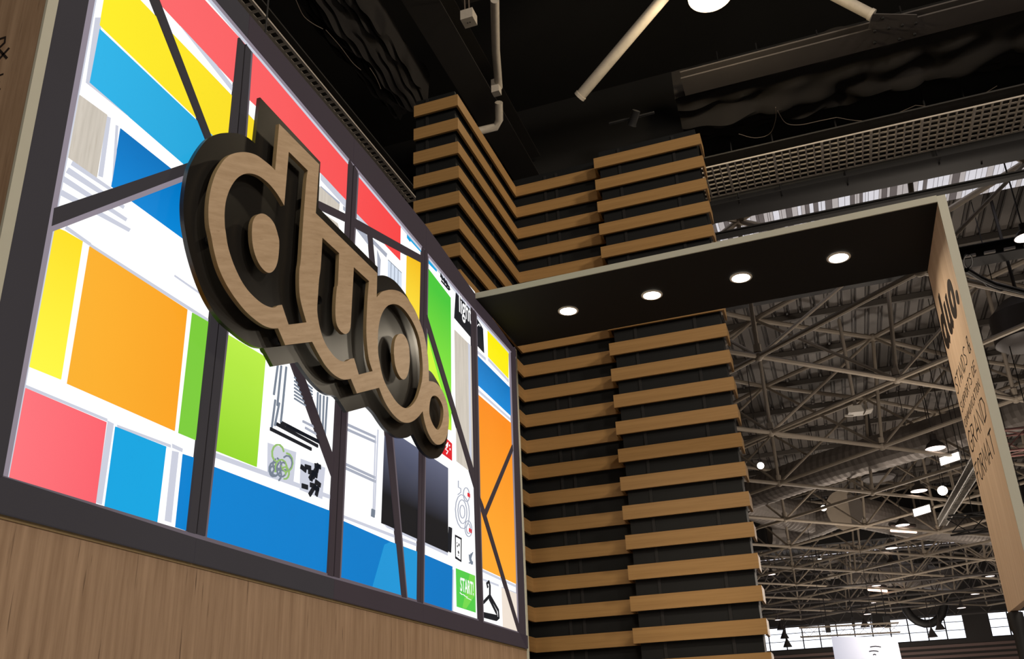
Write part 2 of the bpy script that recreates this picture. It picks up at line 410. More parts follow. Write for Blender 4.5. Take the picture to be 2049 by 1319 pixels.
# soft grey printed shelving shadows
for pts in ([(191,35),(205,35),(188,165),(172,165)], [(172,165),(180,160),(470,385),(465,398)], [(146,322),(240,388),(238,393),(142,330)], [(138,335),(250,412),(247,418),(132,345)],
            [(128,352),(255,437),(252,443),(123,362)], [(125,380),(262,458),(258,464),(120,390)], [(214,232),(222,236),(206,355),(197,352)], [(224,372),(232,250),(237,252),(229,372)],
            [(134,452),(183,487),(180,492),(130,458)], [(182,488),(420,640),(419,646),(180,494)], [(320,0),(333,0),(471,178),(470,190)], [(350,550),(437,610),(436,614),(349,553)],
            [(52,770),(215,838),(215,844),(52,776)], [(216,842),(228,848),(204,1010),(192,1006)], [(235,850),(342,890),(342,896),(235,855)], [(345,888),(366,898),(365,905),(345,896)],
            [(345,902),(358,905),(343,1046),(330,1042)], [(431,906),(665,992),(664,1000),(430,916)], [(685,1030),(840,1090),(840,1096),(685,1036)],
            [(498,228),(520,256),(519,268),(497,240)], [(642,346),(696,405),(696,420),(642,360)], [(712,424),(742,456),(742,466),(712,434)]):
    tile('shelf_shadow', pts, M['softgrey'], .0015)
tile('colour_tile', [(200,50),(212,-20),(262,-20),(468,195),(498,230),(520,252),(575,310),(560,400),(423,270),(395,238)], M['yellow'], label='long yellow tile beneath the red strip')
tile('colour_tile', [(296,-20),(392,-20),(479,75),(508,108),(700,320),(720,345),(802,448),(801,521),(776,495),(742,456),(712,425),(695,402),(642,346),(570,272),(517,216),(498,198),(470,168),(318,5)], M['red'], label='long red strip along the top')
tile('colour_tile', [(200,57.5),(180,165),(368,328),(430,385),(480,340),(450,295),(425,270)], M['cyan'], label='long light blue tile')
tile('wood_tile', [(160,190),(215,230),(194,355),(137.5,315)], M['palewood'])
tile('colour_tile', [(241.7,256.8),(223.7,373),(373,482),(400,505),(415,395)], M['blue'], label='dark blue tile behind the dark diagonal bar')
tile('colour_tile', [(104,464),(112,455),(130,462),(166,483),(122.5,759.4),(59,733.7)], M['yellow_b'], label='upright yellow tile at the left')
tile('colour_tile', [(180,493),(375.4,619.6),(350,862.4),(135,767.7)], M['orange'], label='large square orange tile')
tile('colour_tile', [(385.4,625.6),(436,655),(413,892),(395,882),(357.8,866.5)], M['green_l'], label='narrow green tile left of the mullion')
tile('colour_tile', [(438,657),(454,668),(532,714.6),(514,934.5),(431,901.5),(415,893)], M['green_r'], label='light green tile right of the mullion')
tile('colour_tile', [(51.5,776.4),(213.7,845),(191.5,1010),(16,960)], M['red_s'], label='pinkish red tile in the lower left corner')
tile('colour_tile', [(231.7,853.7),(333,893.8),(315,1045),(210,1014)], M['cyan_b'], label='light blue tile beside the pinkish red one')
tile('colour_tile', [(366.6,908.7),(391,916.5),(427,933.5),(663.6,1023.5),(684.7,1041.6),(781,1083.8),(837.6,1104.9),(849,1109.5),(905.6,1134),(904.5,1224),(847,1208),(680.6,1156),(657,1150),(413,1075),(351.6,1055)], M['blue_b'], label='long blue band along the bottom')
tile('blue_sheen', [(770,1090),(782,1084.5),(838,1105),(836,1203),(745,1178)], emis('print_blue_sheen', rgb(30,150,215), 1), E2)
# module 2 lower: printed product pictures
def strokes(name, lines, wpx, mat, x1=E2, wm=.004):
    q = MB()
    for ln in lines:
        L = [tuple(pX(a, b, x1).yz) for a, b in ln]; a, b = strip_pts(L, wm)
        for i in range(len(L)-1):
            q.add([(x1, a[i].x, a[i].y), (x1, a[i+1].x, a[i+1].y), (x1, b[i+1].x, b[i+1].y), (x1, b[i].x, b[i].y),
                   (.0005, a[i].x, a[i].y), (.0005, a[i+1].x, a[i+1].y), (.0005, b[i+1].x, b[i+1].y), (.0005, b[i].x, b[i].y)],
                  [(0,1,2,3),(7,6,5,4),(0,4,5,1),(2,6,7,3),(1,5,6,2),(3,7,4,0)])
    return q.build(name, mat, lb)
strokes('drawn_rail', [[(557,730),(549,790)],[(564,732),(556,812)],[(574,734),(565,828)],[(552,800),(545,855)],[(560,806),(551,852)],[(569,788),(563,845)],
                       [(642,790),(640,868)],[(649,792),(646,880)],[(656,794),(649,908)],[(637,785),(635,850)]], 3, M['inkgrey'], wm=.0045)
strokes('drawn_rod', [[(542,858),(624,899)],[(554,848),(637,893)],[(563,845),(642,886)],[(574,852),(640,884)]], 4, M['ink'], wm=.0075)
strokes('drawn_hatch', [[(590,748+7*k),(626,778+6*k)] for k in range(8)], 2, M['inkgrey'], wm=.003)
strokes('drawn_hatch', [[(607,843),(641,860)],[(612,856),(640,872)]], 2, M['shadowgrey'], wm=.005)
tile('picture_tile', [(536,886),(593,905),(587,968),(535,951)], M['softgrey'], .0015)
tile('picture_tile', [(602,918),(651,936),(645,999),(600,980)], M['softgrey'], .0015)
rr = random.Random(3); ls = []
for k in range(12):
    cx, cy = 564+rr.uniform(-17, 17), 928+rr.uniform(-22, 22); r0 = rr.uniform(5, 13)
    ls.append([(cx+r0*math.cos(t*.55+k), cy+r0*1.5*math.sin(t*.55+k)) for t in range(9)])
strokes('drawn_cable', ls[:8], 2, M['inkgrey'], wm=.0035)
strokes('drawn_cable', ls[8:], 2, emis('print_cable_green', rgb(150, 190, 110), 1), .0065, wm=.0035)
ls = []
for k in range(17):
    cx, cy = 624+rr.uniform(-16, 16), 958+rr.uniform(-26, 26); an = rr.choice([.5, 1.9, 2.3, .2])
    ls.append([(cx-6*math.cos(an), cy-9*math.sin(an)), (cx+6*math.cos(an), cy+9*math.sin(an))])
strokes('drawn_part', ls, 4, M['ink'], wm=.011)
# module 3 lower: white drawers and a screen
for a, b in (((692,848),(752,875)), ((692,858),(753,885)), ((690,928),(751,956)), ((690,936),(752,964))):
    strokes('drawer_line', [[a, b]], 3, M['shadowgrey'], .004, wm=.007)
strokes('drawer_edge', [[(752,872),(747,1030)],[(757,860),(750,1030)]], 2, M['softgrey'], .004, wm=.005)
tile('drawn_foot', [(745,1018),(751,1021),(750,1036),(744,1033)], M['inkgrey'], E2)
tile('drawn_screen', [(771.7,853),(805.5,876.5),(896.8,937),(896.8,1106),(764.5,1046.7)], M['screen'], E2)
tile('drawn_stand', [(768,1048),(896,1106),(896,1112),(775,1056)], M['softgrey'], E1)
tile('drawn_remote', [(899,1054),(905,1057),(903,1106),(897.5,1103)], M['ink'], E2)
# module 3 upper
for pts in ([(642,372),(680,405),(679,412),(642,380)], [(687,412),(694,418),(694,426),(687,420)], [(714,448),(735,472),(737,490),(714,460)], [(746,478),(775,508),(773,515),(746,487)], [(755,500),(762,520),(760,560),(756,560)]):
    tile('shelf_shadow', pts, M['shadowgrey'], .0018)
tile('wood_tile', [(640,373),(680,410),(678,424),(637,400)], M['palewood'])
tile('wood_tile', [(638,420),(676,447),(680,462),(660,450)], M['palewood'], .0025)
tile('drawn_cabinet', [(777,520),(804,546),(803,640),(775,600)], emis('print_bluewhite', rgb(215, 226, 242), 1), .0018)
strokes('cabinet_line', [[(783,526),(781,600)],[(790,532),(788,610)],[(797,539),(795,620)],[(777,520),(804,546)]], 1, M['inkgrey'], .003, wm=.002)
tile('colour_tile', [(815,462),(844.6,492.7),(844,506),(822,482),(821,484),(815,476)], M['cyan_b'], label='small light blue strip near the top')
tile('colour_tile', [(856.5,510.9),(874.9,530),(874,543.8),(856.5,525.6)], M['cyan_b'], label='short light blue strip near the top')
tile('colour_tile', [(814.6,500),(843.5,525.6),(841,700),(811,672)], M['yellow_deep'], label='upright yellow orange tile')
# module 4
tile('colour_tile', [(856,535.7),(902,596),(903.5,861.4),(872,850),(850,760)], M['green_t'], label='tall green tile right of the logo')
tile('green_corner', [(852,660),(901,843),(903.4,861),(872,850),(850,760)], M['green_y'], E2)
strokes('drawn_pattern', [[(882,546),(886,560),(884,551),(891,566),(889,556),(896,573),(893,562),(901,580)],[(882,552),(900,575)],[(884,562),(899,580)]], 2, M['ink'], wm=.005)
tile('black_card', [(912.6,583.5),(945,618),(945,678),(909.4,636)], M['ink'], E1)
tile('black_card', [(951,631),(966.7,658.3),(969,706.7),(952,688)], M['ink'], E1)
strokes('drawn_hook', [[(952,656),(959,648.5),(961,653)]], 2, M['textwhite'], E2, wm=.0035)
tile('wood_tile', [(910,660),(944,694),(949,950),(914,923)], M['palewood'])
tile('shelf_shadow', [(937,686),(941,690),(944,940),(940,938)], M['softgrey'], .0045)
tile('red_tag', [(890,874),(904.6,888),(904.6,922),(884,907)], M['redtag'], E1)
strokes('tag_mark', [[(893,892),(897,886),(896,893),(892,899),(897,903),(894,908)],[(900,890),(900,893)],[(901,897),(901,901)]], 2, M['textwhite'], E2, wm=.005)
ls = []
for (cx, cy, a, b) in ((926,1024,14,34),(926,1024,9,24),(926,1024,5,13),(934,990,6,14),(938,1058,7,16),(938,1058,4,10)):
    ls.append([(cx+a*math.cos(t*.45), cy+b*math.sin(t*.45)+.3*a*math.cos(t*.45)) for t in range(15)])
ls.append([(918,962),(918,975),(923,978),(923,985),(917,990)])
strokes('drawn_reel', ls, 1, M['shadowgrey'], wm=.0022)
for (a, b) in ((937,986),(940,1057)): tile('red_mark', [(a,b),(a+4,b+3),(a+4,b+10),(a,b+7)], M['redtag'], E2)
tile('picture_frame', [(911,1070),(924,1077),(923.5,1125),(911.5,1117.5)], M['ink'], E1)
tile('picture', [(913,1075),(922,1080),(921.8,1120),(913.2,1113.5)], M['textwhite'], E2)
strokes('picture_dot', [[(914.5,1086),(914.8,1087)],[(915,1092),(916,1094)],[(919,1088),(918.5,1093)],[(917,1103),(918.5,1108)],[(917.5,1111),(917.5,1112)]], 2, M['ink'], .008, wm=.006)
ls = [[(938+rr.uniform(0,9), 1105+rr.uniform(0,25)), (938+rr.uniform(0,9), 1105+rr.uniform(0,25))] for k in range(12)]
strokes('drawn_scribble', ls, 1, M['inkgrey'], wm=.003)
tile('green_card', [(912.8,1137.4),(950.8,1152.4),(952,1226),(914.5,1214)], M['green_s'], E1)
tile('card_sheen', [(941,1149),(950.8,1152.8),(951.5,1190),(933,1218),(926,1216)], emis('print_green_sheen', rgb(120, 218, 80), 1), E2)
# module 5
tile('colour_tile', [(976,661.5),(1017.6,706.7),(1017.6,757.6),(977,714)], M['yellow_s'], label='bright yellow tile in the upper right corner')
tile('colour_tile', [(952,708),(1020.8,776),(1022,831.8),(954,768)], M['blue'], label='slanting blue tile at the right')
tile('colour_tile', [(955,788),(1024,847.7),(1036.6,1170.5),(964,1137)], M['orange_b'], label='tall orange tile at the right')
for pts in ([(954,700),(972,716),(972,722),(954,706)], [(977,716),(1018,760),(1018,766),(977,722)], [(955,777),(1023,838),(1023,843),(955,783)], [(966,1140),(1037,1173),(1037,1178),(966,1145)], [(967,1158),(998,1170),(998,1174),(967,1162)], [(1004,1174),(1038,1188),(1038,1192),(1004,1178)]):
    tile('shelf_shadow', pts, M['softgrey'], .0015)
tile('wood_tile', [(1004,1176),(1038,1190),(1040,1266),(1007,1257)], emis('print_cream', rgb(240, 226, 212), 1))
strokes('drawn_hanger', [[(977,1176),(975,1168),(979,1164),(981,1172),(981,1192)],[(981,1192),(968,1206)],[(981,1192),(998,1222),(999,1236),(994,1240),(968,1233)],[(980,1198),(994,1226),(996,1234),(968,1228)]], 3, M['ink'], wm=.010)
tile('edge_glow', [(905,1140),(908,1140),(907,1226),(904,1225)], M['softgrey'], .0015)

# frame rails, printed dark with lighter inner edge (raised cloth-covered profiles)
def poly(name, pts, mat, x1=E4, x0=0): return slabU(name, pts, x0, x1, mat, lb)
M['frame_r'] = emis('frame_print_warm', rgb(64, 54, 59), .75, var=.05)
Fm, Fr = M['frame'], M['frame_r']
def yz_line(pts): return pts
# left stile
pL = [tuple(pX(110.4, 0, E4).yz), tuple(pX(2.5, 500, E4).yz)]
pi_top = pX(178, 0, E4); pi_bot = pX(6, 953, E4)
sl = (pi_top.y-pi_bot.y)/(pi_top.z-pi_bot.z)
def yi(z): return pi_bot.y + sl*(z-pi_bot.z)
v, f = slab([[(WY0, WZ+.004), (yi(pi_bot.z-.004), pi_bot.z), (yi(ZT), ZT), (WY0, ZT)]], 0, E4); mk('frame_stile', v, f, Fm, lb)
v, f = slab([[(yi(2.37)+.0, pi_bot.z), (yi(2.37)+.022, pi_bot.z), (yi(ZT)+.034, ZT), (yi(ZT), ZT)]], 0, .008); mk('frame_bevel', v, f, M['bevel'], lb)
v, f = slab([[(yi(2.37)+.02, pi_bot.z), (yi(2.37)+.028, pi_bot.z), (yi(ZT)+.045, ZT), (yi(ZT)+.03, ZT)]], 0, .005); mk('frame_bevel', v, f, M['softgrey'], lb)
# bottom rail pieces between seams
bo = [(0, 1028), (388, 1127), (668, 1198), (847, 1244.5), (965, 1274.5), (1054, 1299)]
bi = [(-6, 949), (400, 1079), (660, 1156), (844, 1208), (963, 1244), (1038, 1267)]
bt = [(4, 951), (400, 1071), (660, 1149), (844, 1203.5), (963, 1241), (1038, 1264.5)]
zlow = WZ+.002
for i in range(5):
    a, b = pX(*bi[i], E4), pX(*bi[i+1], E4); c, d = pX(*bo[i], E4), pX(*bo[i+1], E4)
    ya, yb = (WY0 if i == 0 else c.y), (d.y if i < 4 else WY1-.014)
    v, f = slab([[(ya+(.002 if i else 0), zlow), (yb-.002, zlow), (yb-.002 if i < 4 else yb, b.z if i < 4 else b.z), (ya+(.002 if i else 0), a.z)]], 0, E4)
    mk('frame_rail', v, f, Fm if i < 2 else Fr, lb)
    a2, b2 = pX(*bt[i], .009), pX(*bt[i+1], .009)
    v, f = slab([[(a2.y, a.z), (b2.y, b.z), (b2.y, b2.z), (a2.y, a2.z)]], 0, .009); mk('frame_bevel', v, f, M['bevel_dark'], lb)
# top rail pieces
to = [(340, -150), (495, 28), (700, 271), (850, 455), (948, 594), (1031, 694)]
ti = [(-1, -1), (495, 88), (707, 326), (852, 498), (948, 621), (1021.5, 704.5)]
def topz(y): # outer edge height, fitted to the slightly uneven module tops
    return 1.6 + (3.27 if y < 4.0 else 3.27-.03*(y-4.0) if y < 4.8 else 3.246-.11*(y-4.8))
for i in range(5):
    ya, yb = mods[i], mods[i+1]
    zi = {0: 3.17, 1: 3.135, 2: 3.10, 3: 3.06, 4: 3.02, 5: 3.005}
    n_ = 4; pts = [(ya+.003 if i else ya, 1.6+zi[i]), (yb-.003, 1.6+zi[i+1])] + [(yb-.003-(yb-ya-.006)*k/n_, topz(yb-(yb-ya)*k/n_)) for k in range(n_+1)]
    v, f = slab([pts], 0, E4); mk('frame_rail', v, f, Fm if i < 1 else Fr, lb)
    v, f = slab([[(ya, 1.6+zi[i]-.018), (yb, 1.6+zi[i+1]-.018), (yb, 1.6+zi[i+1]), (ya, 1.6+zi[i])]], 0, .009); mk('frame_bevel', v, f, M['bevel'], lb)
    v, f = slab([[(ya, 1.6+zi[i]-.034), (yb, 1.6+zi[i+1]-.034), (yb, 1.6+zi[i+1]-.016), (ya, 1.6+zi[i]-.016)]], 0, .005); mk('frame_bevel', v, f, M['softgrey'], lb)
# right stile
poly('frame_stile', [(1023, 706), (1031, 694), (1054, 1299), (1040, 1268)], Fr)
poly('frame_bevel', [(1019.5, 704), (1023, 706), (1040, 1268), (1037.5, 1264)], M['bevel'], .009)
# mullions (two half profiles with a dark seam between)
MUL = [([(479.5, 75), (460.5, 270), (422, 640), (377, 1064)], [(503, 102), (491, 273), (454, 668), (411, 1073)]),
       ([(700, 319), (693, 471.6), (675, 800), (657, 1151)], [(716, 343), (708, 488.7), (694.5, 825), (680, 1157)]),
       ([(845.5, 494), (842, 652), (840, 897), (836, 1204)], [(856, 506), (854, 640), (850.5, 918), (847, 1208)]),
       ([(943.5, 615), (944.7, 660), (951, 964), (959, 1242)], [(953, 627), (953.5, 661), (960, 995), (967, 1245)])]
for k, (l, r) in enumerate(MUL):
    mat = Fr if k else Fm
    c = [((a[0]+b[0])/2, (a[1]+b[1])/2) for a, b in zip(l, r)]
    g = [1.6, 1.3, .8, .6][k]
    poly('mullion_seam', [(p[0]-g*2, p[1]) for p in c] + [(p[0]+g*2, p[1]) for p in c[::-1]], M['frame_seam'], .010)
    poly('mullion', l + [(p[0]-g, p[1]) for p in c[::-1]], mat)
    poly('mullion', [(p[0]+g, p[1]) for p in c] + r[::-1], mat)
    w_ = [3, 2.5, 2, 1.6][k]
    poly('frame_bevel', r + [(p[0]+w_, p[1]+w_*1.1) for p in r[::-1]], M['bevel_dark'], .008)
    poly('frame_bevel', [(p[0]-w_*.5, p[1]) for p in l] + l[::-1], M['bevel_dark'], .008)
# diagonal bars
poly('diagonal_bar', [(110, 416), (385, 323), (385, 345), (105, 452)], Fm, .012)
poly('bar_bevel', [(105, 452), (385, 345), (385, 356), (104, 464)], M['bevel'], .009)
poly('diagonal_bar', [(296, -20), (312, -20), (430, 290), (418, 290)], Fm, .012)
poly('diagonal_bar', [(580, 716), (596, 716), (668.5, 915), (667, 955)], Fr, .012)
poly('diagonal_bar', [(772, 862), (784, 862), (814, 1197), (805, 1195)], Fr, .012)
poly('bar_bevel', [(784, 862), (787, 864), (816, 1198), (814, 1197)], M['bevel_dark'], .008)
poly('diagonal_bar', [(620, 393), (694, 429), (693, 443), (620, 408)], Fr, .012)
poly('diagonal_bar', [(709, 436), (780, 476), (845, 512), (845, 525.5), (780, 491.5), (708, 453)], Fr, .012)
poly('diagonal_bar', [(737.5, 462), (745, 467), (752, 540), (743, 532)], Fr, .011)
poly('diagonal_bar', [(855, 630), (903, 788), (951.5, 950), (951, 977), (898, 797), (854, 652)], Fr, .012)
poly('diagonal_bar', [(960, 992), (967, 1010), (1041, 1258), (1038.5, 1266), (962, 1014)], Fr, .012)
poly('diagonal_bar', [(970, 1024), (1026, 890), (1027, 902), (973, 1034)], Fr, .011)

# printed text helper
def text(name, s, x1, origin, right, up, size, mat, parent, thick=.003, bold=0, sx=1, th=0):
    cu = bpy.data.curves.new('t', 'FONT'); cu.body = s; cu.size = 1; cu.offset = bold; cu.resolution_u = 3
    ob = bpy.data.objects.new('t', cu); COL.objects.link(ob)
    dg = bpy.context.evaluated_depsgraph_get(); me = bpy.data.meshes.new_from_object(ob.evaluated_get(dg))
    vs = [(v.co.x, v.co.y) for v in me.vertices]; fs = [tuple(p.vertices) for p in me.polygons]
    bpy.data.objects.remove(ob)
    o_ = Vector(origin); r = Vector(right); u = Vector(up); nrm = r.cross(u).normalized()
    return mk(name, [o_ + r*(a*size*sx) + u*(b*size) + nrm*thick for a, b in vs], fs, mat, parent)
a = pX(915.5, 628, E2); b = pX(944, 661, E2)
text('printed_word', 'light', E2, pX(917.5, 622, .004), (0, 1, 0), (0, 0, 1), .215, M['textwhite'], lb, .002, .016, .66)
text('printed_word', 'START!', E2, pX(920, 1182, .004), (0, 1, 0), (0, 0, 1), .118, M['textwhite'], lb, .003, .02, .6)
strokes('printed_line', [[(921,1186),(925,1190),(928,1190),(932,1194),(936,1195)],[(933,1196),(943,1201)]], 1, M['textwhite'], .0065, wm=.002)

# ------------------------------------------------------------------ logo
def crop(off, s): return lambda pts: [((off[0]+p[0]/s), (off[1]+p[1]/s)) + tuple(p[2:]) for p in pts]
c1 = crop((350, 180), 4.397); c2 = crop((350, 450), 4.397); c3 = crop((530, 320), 5.276); c4 = crop((530, 540), 5.276); c5 = crop((660, 520), 6.595); c6 = crop((680, 700), 5.496)
def smooth(pts, X):
    """closed loop; third element 1 marks a corner; the rest follow a Catmull-Rom spline"""
    P = [pX(p[0], p[1], X).yz for p in pts]; K = [len(p) > 2 for p in pts]; n = len(P); out = []
    for i in range(n):
        p1, p2 = P[i], P[(i+1) % n]
        p0 = P[i-1] if not K[i] else p1; p3 = P[(i+2) % n] if not K[(i+1) % n] else p2
        if K[i] and K[(i+1) % n]: out.append(tuple(p1)); continue
        for k in range(4):
            t = k/4; t2 = t*t; t3 = t2*t
            out.append(tuple(.5*((2*p1)+(p2-p0)*t+(2*p0-5*p1+4*p2-p3)*t2+(3*p1-p0-3*p2+p3)*t3)))
    return out
XW, XP = .17, .12
w_outer = (c1([(918,298,1),(1270,655,1),(1240,1085,1)]) + c3([(1187,1197,1)]) + c5([(618,497,1),(680,430),(740,405),(800,395),(870,402),(940,430),(1010,490),(1080,590),(1140,700),(1200,850),(1240,970),(1270,1110),(1288,1230)])
  + c6([(972,110),(978,220),(980,345,1),(1030,352),(1080,385),(1130,455),(1165,540),(1190,640),(1200,740),(1195,850),(1180,940),(1155,1000),(1120,1035),(1085,1045),(1050,1032),(1010,985),(970,910),(940,820),(922,740),(912,675,1),(870,730),(820,775),(770,800),(720,802),(670,785),(610,735),(555,670),(505,590),(465,505),(432,418,1),(188,480,1),(122,320,1)])
  + c4([(840,1160),(780,1140),(710,1090),(640,1010),(590,930),(540,840),(500,760,1),(215,795,1),(140,618,1)])
  + c2([(850,910),(780,885),(700,830),(620,757),(545,665),(480,570),(425,470),(380,360),(345,230),(322,110)]) + c1([(300,1187),(295,1060),(303,950),(322,850),(358,740),(408,650),(460,590),(520,558),(590,547),(650,552),(720,575),(790,625),(845,670),(882,707,1)]))
d_hole = (c1([(1002,543,1),(1170,710,1)]) + c3([(440,200),(420,450),(398,750),(380,1050)]) + c4([(365,0),(362,150),(370,280),(395,400),(440,555,1)])
  + c2([(1000,878,1),(942,703,1),(905,710),(880,727),(840,725),(780,700),(720,655),(650,585),(590,500),(540,400),(500,300),(465,180),(447,60)]) + c1([(440,1200),(437,1100),(445,1000),(465,920),(495,850),(540,785),(590,748),(640,735),(700,742),(760,770),(830,828),(890,900),(935,970),(962,1018,1)]))
d_disc = c1([(678,1260),(682,1180),(705,1120),(735,1095),(765,1088),(800,1098),(845,1135),(880,1190),(905,1270)]) + c2([(918,150),(913,260),(898,345),(870,400),(835,422),(795,408),(745,350),(705,260),(683,160),(677,60)])
u_hole = (c3([(608,822,1),(785,985,1),(772,1300)]) + c4([(762,180),(750,300),(745,450),(755,560),(785,630),(830,672),(862,675),(890,650),(905,600),(912,480),(922,300),(935,60)]) + c3([(940,1133,1),(1100,1280,1)])
  + c4([(1085,300),(1075,500),(1072,650),(1080,800),(1100,950),(1138,1070,1),(992,1108,1),(942,935,1),(905,940),(860,966),(810,965),(750,930),(690,860),(640,780),(600,680),(570,560),(553,430),(560,280),(573,100)]) + c3([(590,1130)]))
o_hole = c5([(640,1250),(635,1150),(635,1000),(645,880),(670,760),(710,670),(760,610),(810,588),(860,585),(920,605),(990,665),(1060,760),(1120,870),(1170,1000),(1200,1130),(1215,1250)]) + c6([(912,200),(905,330),(880,440),(850,530),(805,598),(765,632),(725,643),(680,625),(620,570),(560,480),(500,370),(460,250),(435,120)])
o_disc = c5([(846,1230),(850,1130),(865,1050),(895,995),(935,975),(980,995),(1020,1060),(1045,1150),(1053,1250)]) + c6([(770,120),(760,220),(737,295),(705,327),(670,310),(635,250),(608,160),(597,60)])
p_hole = c6([(1035,505),(1075,520),(1110,570),(1135,640),(1138,720),(1125,800),(1100,860),(1075,880),(1045,855),(1010,790),(985,700),(988,600),(1005,530)])
plate = (c1([(750,65,1),(1280,635,1),(1262,1035,1)]) + c3([(1192,1133,1)]) + c5([(632,210,1),(700,205),(770,225),(850,275),(930,360),(1010,470),(1060,560),(1120,670),(1180,810),(1225,950),(1258,1100),(1275,1220)])
  + c6([(958,120),(968,218,1),(1010,250),(1050,310),(1095,390),(1130,480),(1160,590),(1178,700),(1190,820),(1188,920),(1175,1010),(1150,1090),(1110,1160),(1060,1195),(1000,1190),(930,1140),(880,1075),(840,1000),(805,928,1),(740,965),(680,972),(620,960),(560,920),(500,870),(440,790),(380,700),(310,625,1),(75,688,1)])
  + [(672.9,794.5),(657,790),(642,781.6),(625,765),(610,746),(596,725,1),(547,733,1)] + c2([(780,1085,1),(700,1070),(600,1010),(500,930),(420,860),(340,760),(270,640),(210,500),(160,350),(120,200),(95,70)])
  + c1([(80,1150),(75,1000),(90,850),(120,700),(160,610),(220,510),(290,430),(370,390),(440,378),(510,378),(580,390),(650,425),(705,470,1)]))
lg = thing('logo_sign', 'wooden cut-out letter logo on a black backing plate before the light box wall', 'sign', (.1, 3.9, 2.5))
S_out, S_d, S_u, S_o, S_p = [smooth(x_, XW) for x_ in (w_outer, d_hole, u_hole, o_hole, p_hole)]
S_dd, S_od = smooth(d_disc, XW), smooth(o_disc, XW)
v, f = slab([S_out, S_d, S_u, S_o, S_p], XW-.019, XW-.0005); mk('letter_core', v, f, M['ply_edge'], lg)
v, f = slab([S_out, S_d, S_u, S_o, S_p], XW-.0005, XW); mk('letter_face', v, f, M['logo_wood'], lg)
for S_ in (S_dd, S_od):
    v, f = slab([S_], XW-.019, XW-.0005); dsk = mk('letter_disc', v, f, M['ply_edge'], lg)
    v, f = slab([S_], XW-.0005, XW); mk('disc_face', v, f, M['logo_wood'], dsk)
v, f = slab([smooth(plate, XP)], XP-.018, XP); mk('backing_plate', v, f, M['plate'], lg)
def cen(S_): return (sum(a for a, b in S_)/len(S_), sum(b for a, b in S_)/len(S_))
for (y_, z_) in [cen(S_dd), cen(S_od)] + [tuple(pX(a, b, XW-.02).yz) for a, b in ((430,480),(560,680),(620,400),(640,600),(700,760),(745,560),(870,790),(885,890))]:
    q = MB(); q.lathe((XP, y_, z_), [(.02, 0), (.02, XW-.019-XP)], 12, Vector((1, 0, 0))); q.build('spacer', M['blacksteel'], lg)
for a, b in ((440,500),(560,690),(590,330),(720,640),(800,760),(860,860)):
    q = MB(); P_ = pX(a, b, XP-.018); q.lathe((E4, P_.y, P_.z), [(.025, 0), (.025, XP-.018-E4)], 12, Vector((1, 0, 0))); q.build('wall_spacer', M['blacksteel'], lg)

# ------------------------------------------------------------------ canopy
A0 = Vector((0.02, 5.615, 3.11+1.6)); A1 = Vector((0.02, 6.55, 3.105+1.6)); B0 = Vector((3.164, 5.377, 3.01+1.6)); B1 = Vector((3.164, 6.32, 3.01+1.6))
TH = Vector((0, 0, .045))
cn = thing('canopy', 'flat black soffit canopy with pale green front edge reaching from light box to hanging panel', 'canopy', (1.6, 5.95, 4.6))
dy = Vector((0, .006, 0))
q = MB(); q.hexa([A0+dy, B0+dy, B1, A1, A0+dy+TH*.97, B0+dy+TH*.97, B1+TH*.97, A1+TH*.97]); q.build('soffit', M['soffit'], cn)
q = MB(); e = Vector((0, -.004, 0)); e2 = Vector((0, .0055, 0))
q.hexa([A0+e, B0+e, B0+e2, A0+e2, A0+e+TH, B0+e+TH, B0+e2+TH, A0+e2+TH]); q.build('fascia', M['mint'], cn)
def on_soffit(u, v):
    nrm = (B0-A0).cross(A1-A0).normalized(); d = ray(u, v); t = (A0-EYE).dot(nrm)/d.dot(nrm); return EYE+d*t, nrm
lab = ['canopy downlight nearest the light box wall', 'second canopy downlight from the light box wall', 'second canopy downlight from the hanging lettered panel', 'canopy downlight nearest the hanging lettered panel']
for (u, v_), lb_ in zip(((1137, 622), (1304.5, 590.5), (1482.5, 555.5), (1678, 515.5)), lab):
    P_, nrm = on_soffit(u, v_)
    dl = thing('downlight', 'round glowing recessed '+lb_, 'downlight', P_, 'canopy downlights')
    if nrm.z > 0: nrm = -nrm
    q = MB(); q.lathe(P_, [(.064, 0.001), (.064, .006), (.078, .004), (.079, 0.0)], 32, nrm); q.build('ring', M['ring'], dl, True)
    q = MB(); q.lathe(P_, [(.002, .003), (.066, .003)], 32, nrm); q.build('lens', M['downglow'], dl)
    area('downlight_beam', P_+nrm*.02, P_+nrm*2, .12, 9, (1, .86, .66), spread=150)

# ------------------------------------------------------------------ hanging panel at right
PX0, PX1 = 3.164, 3.211; PY0, PY1 = 5.377, 6.322; PZ0, PZ1 = .649+1.6, 3.047+1.6
hp = thing('hanging_panel', 'tall oak panel with black lettering hanging at the far end of the canopy', 'sign panel', (PX0, 5.85, PZ0))
boxo('panel_board', (PX0, PY0+.005, PZ0), (PX1, PY1, PZ1), M['panel_wood'], hp)
boxo('edge_band', (PX0-.002, PY0-.003, PZ0), (PX1+.002, PY0+.005, PZ1+.002), M['mint'], hp)
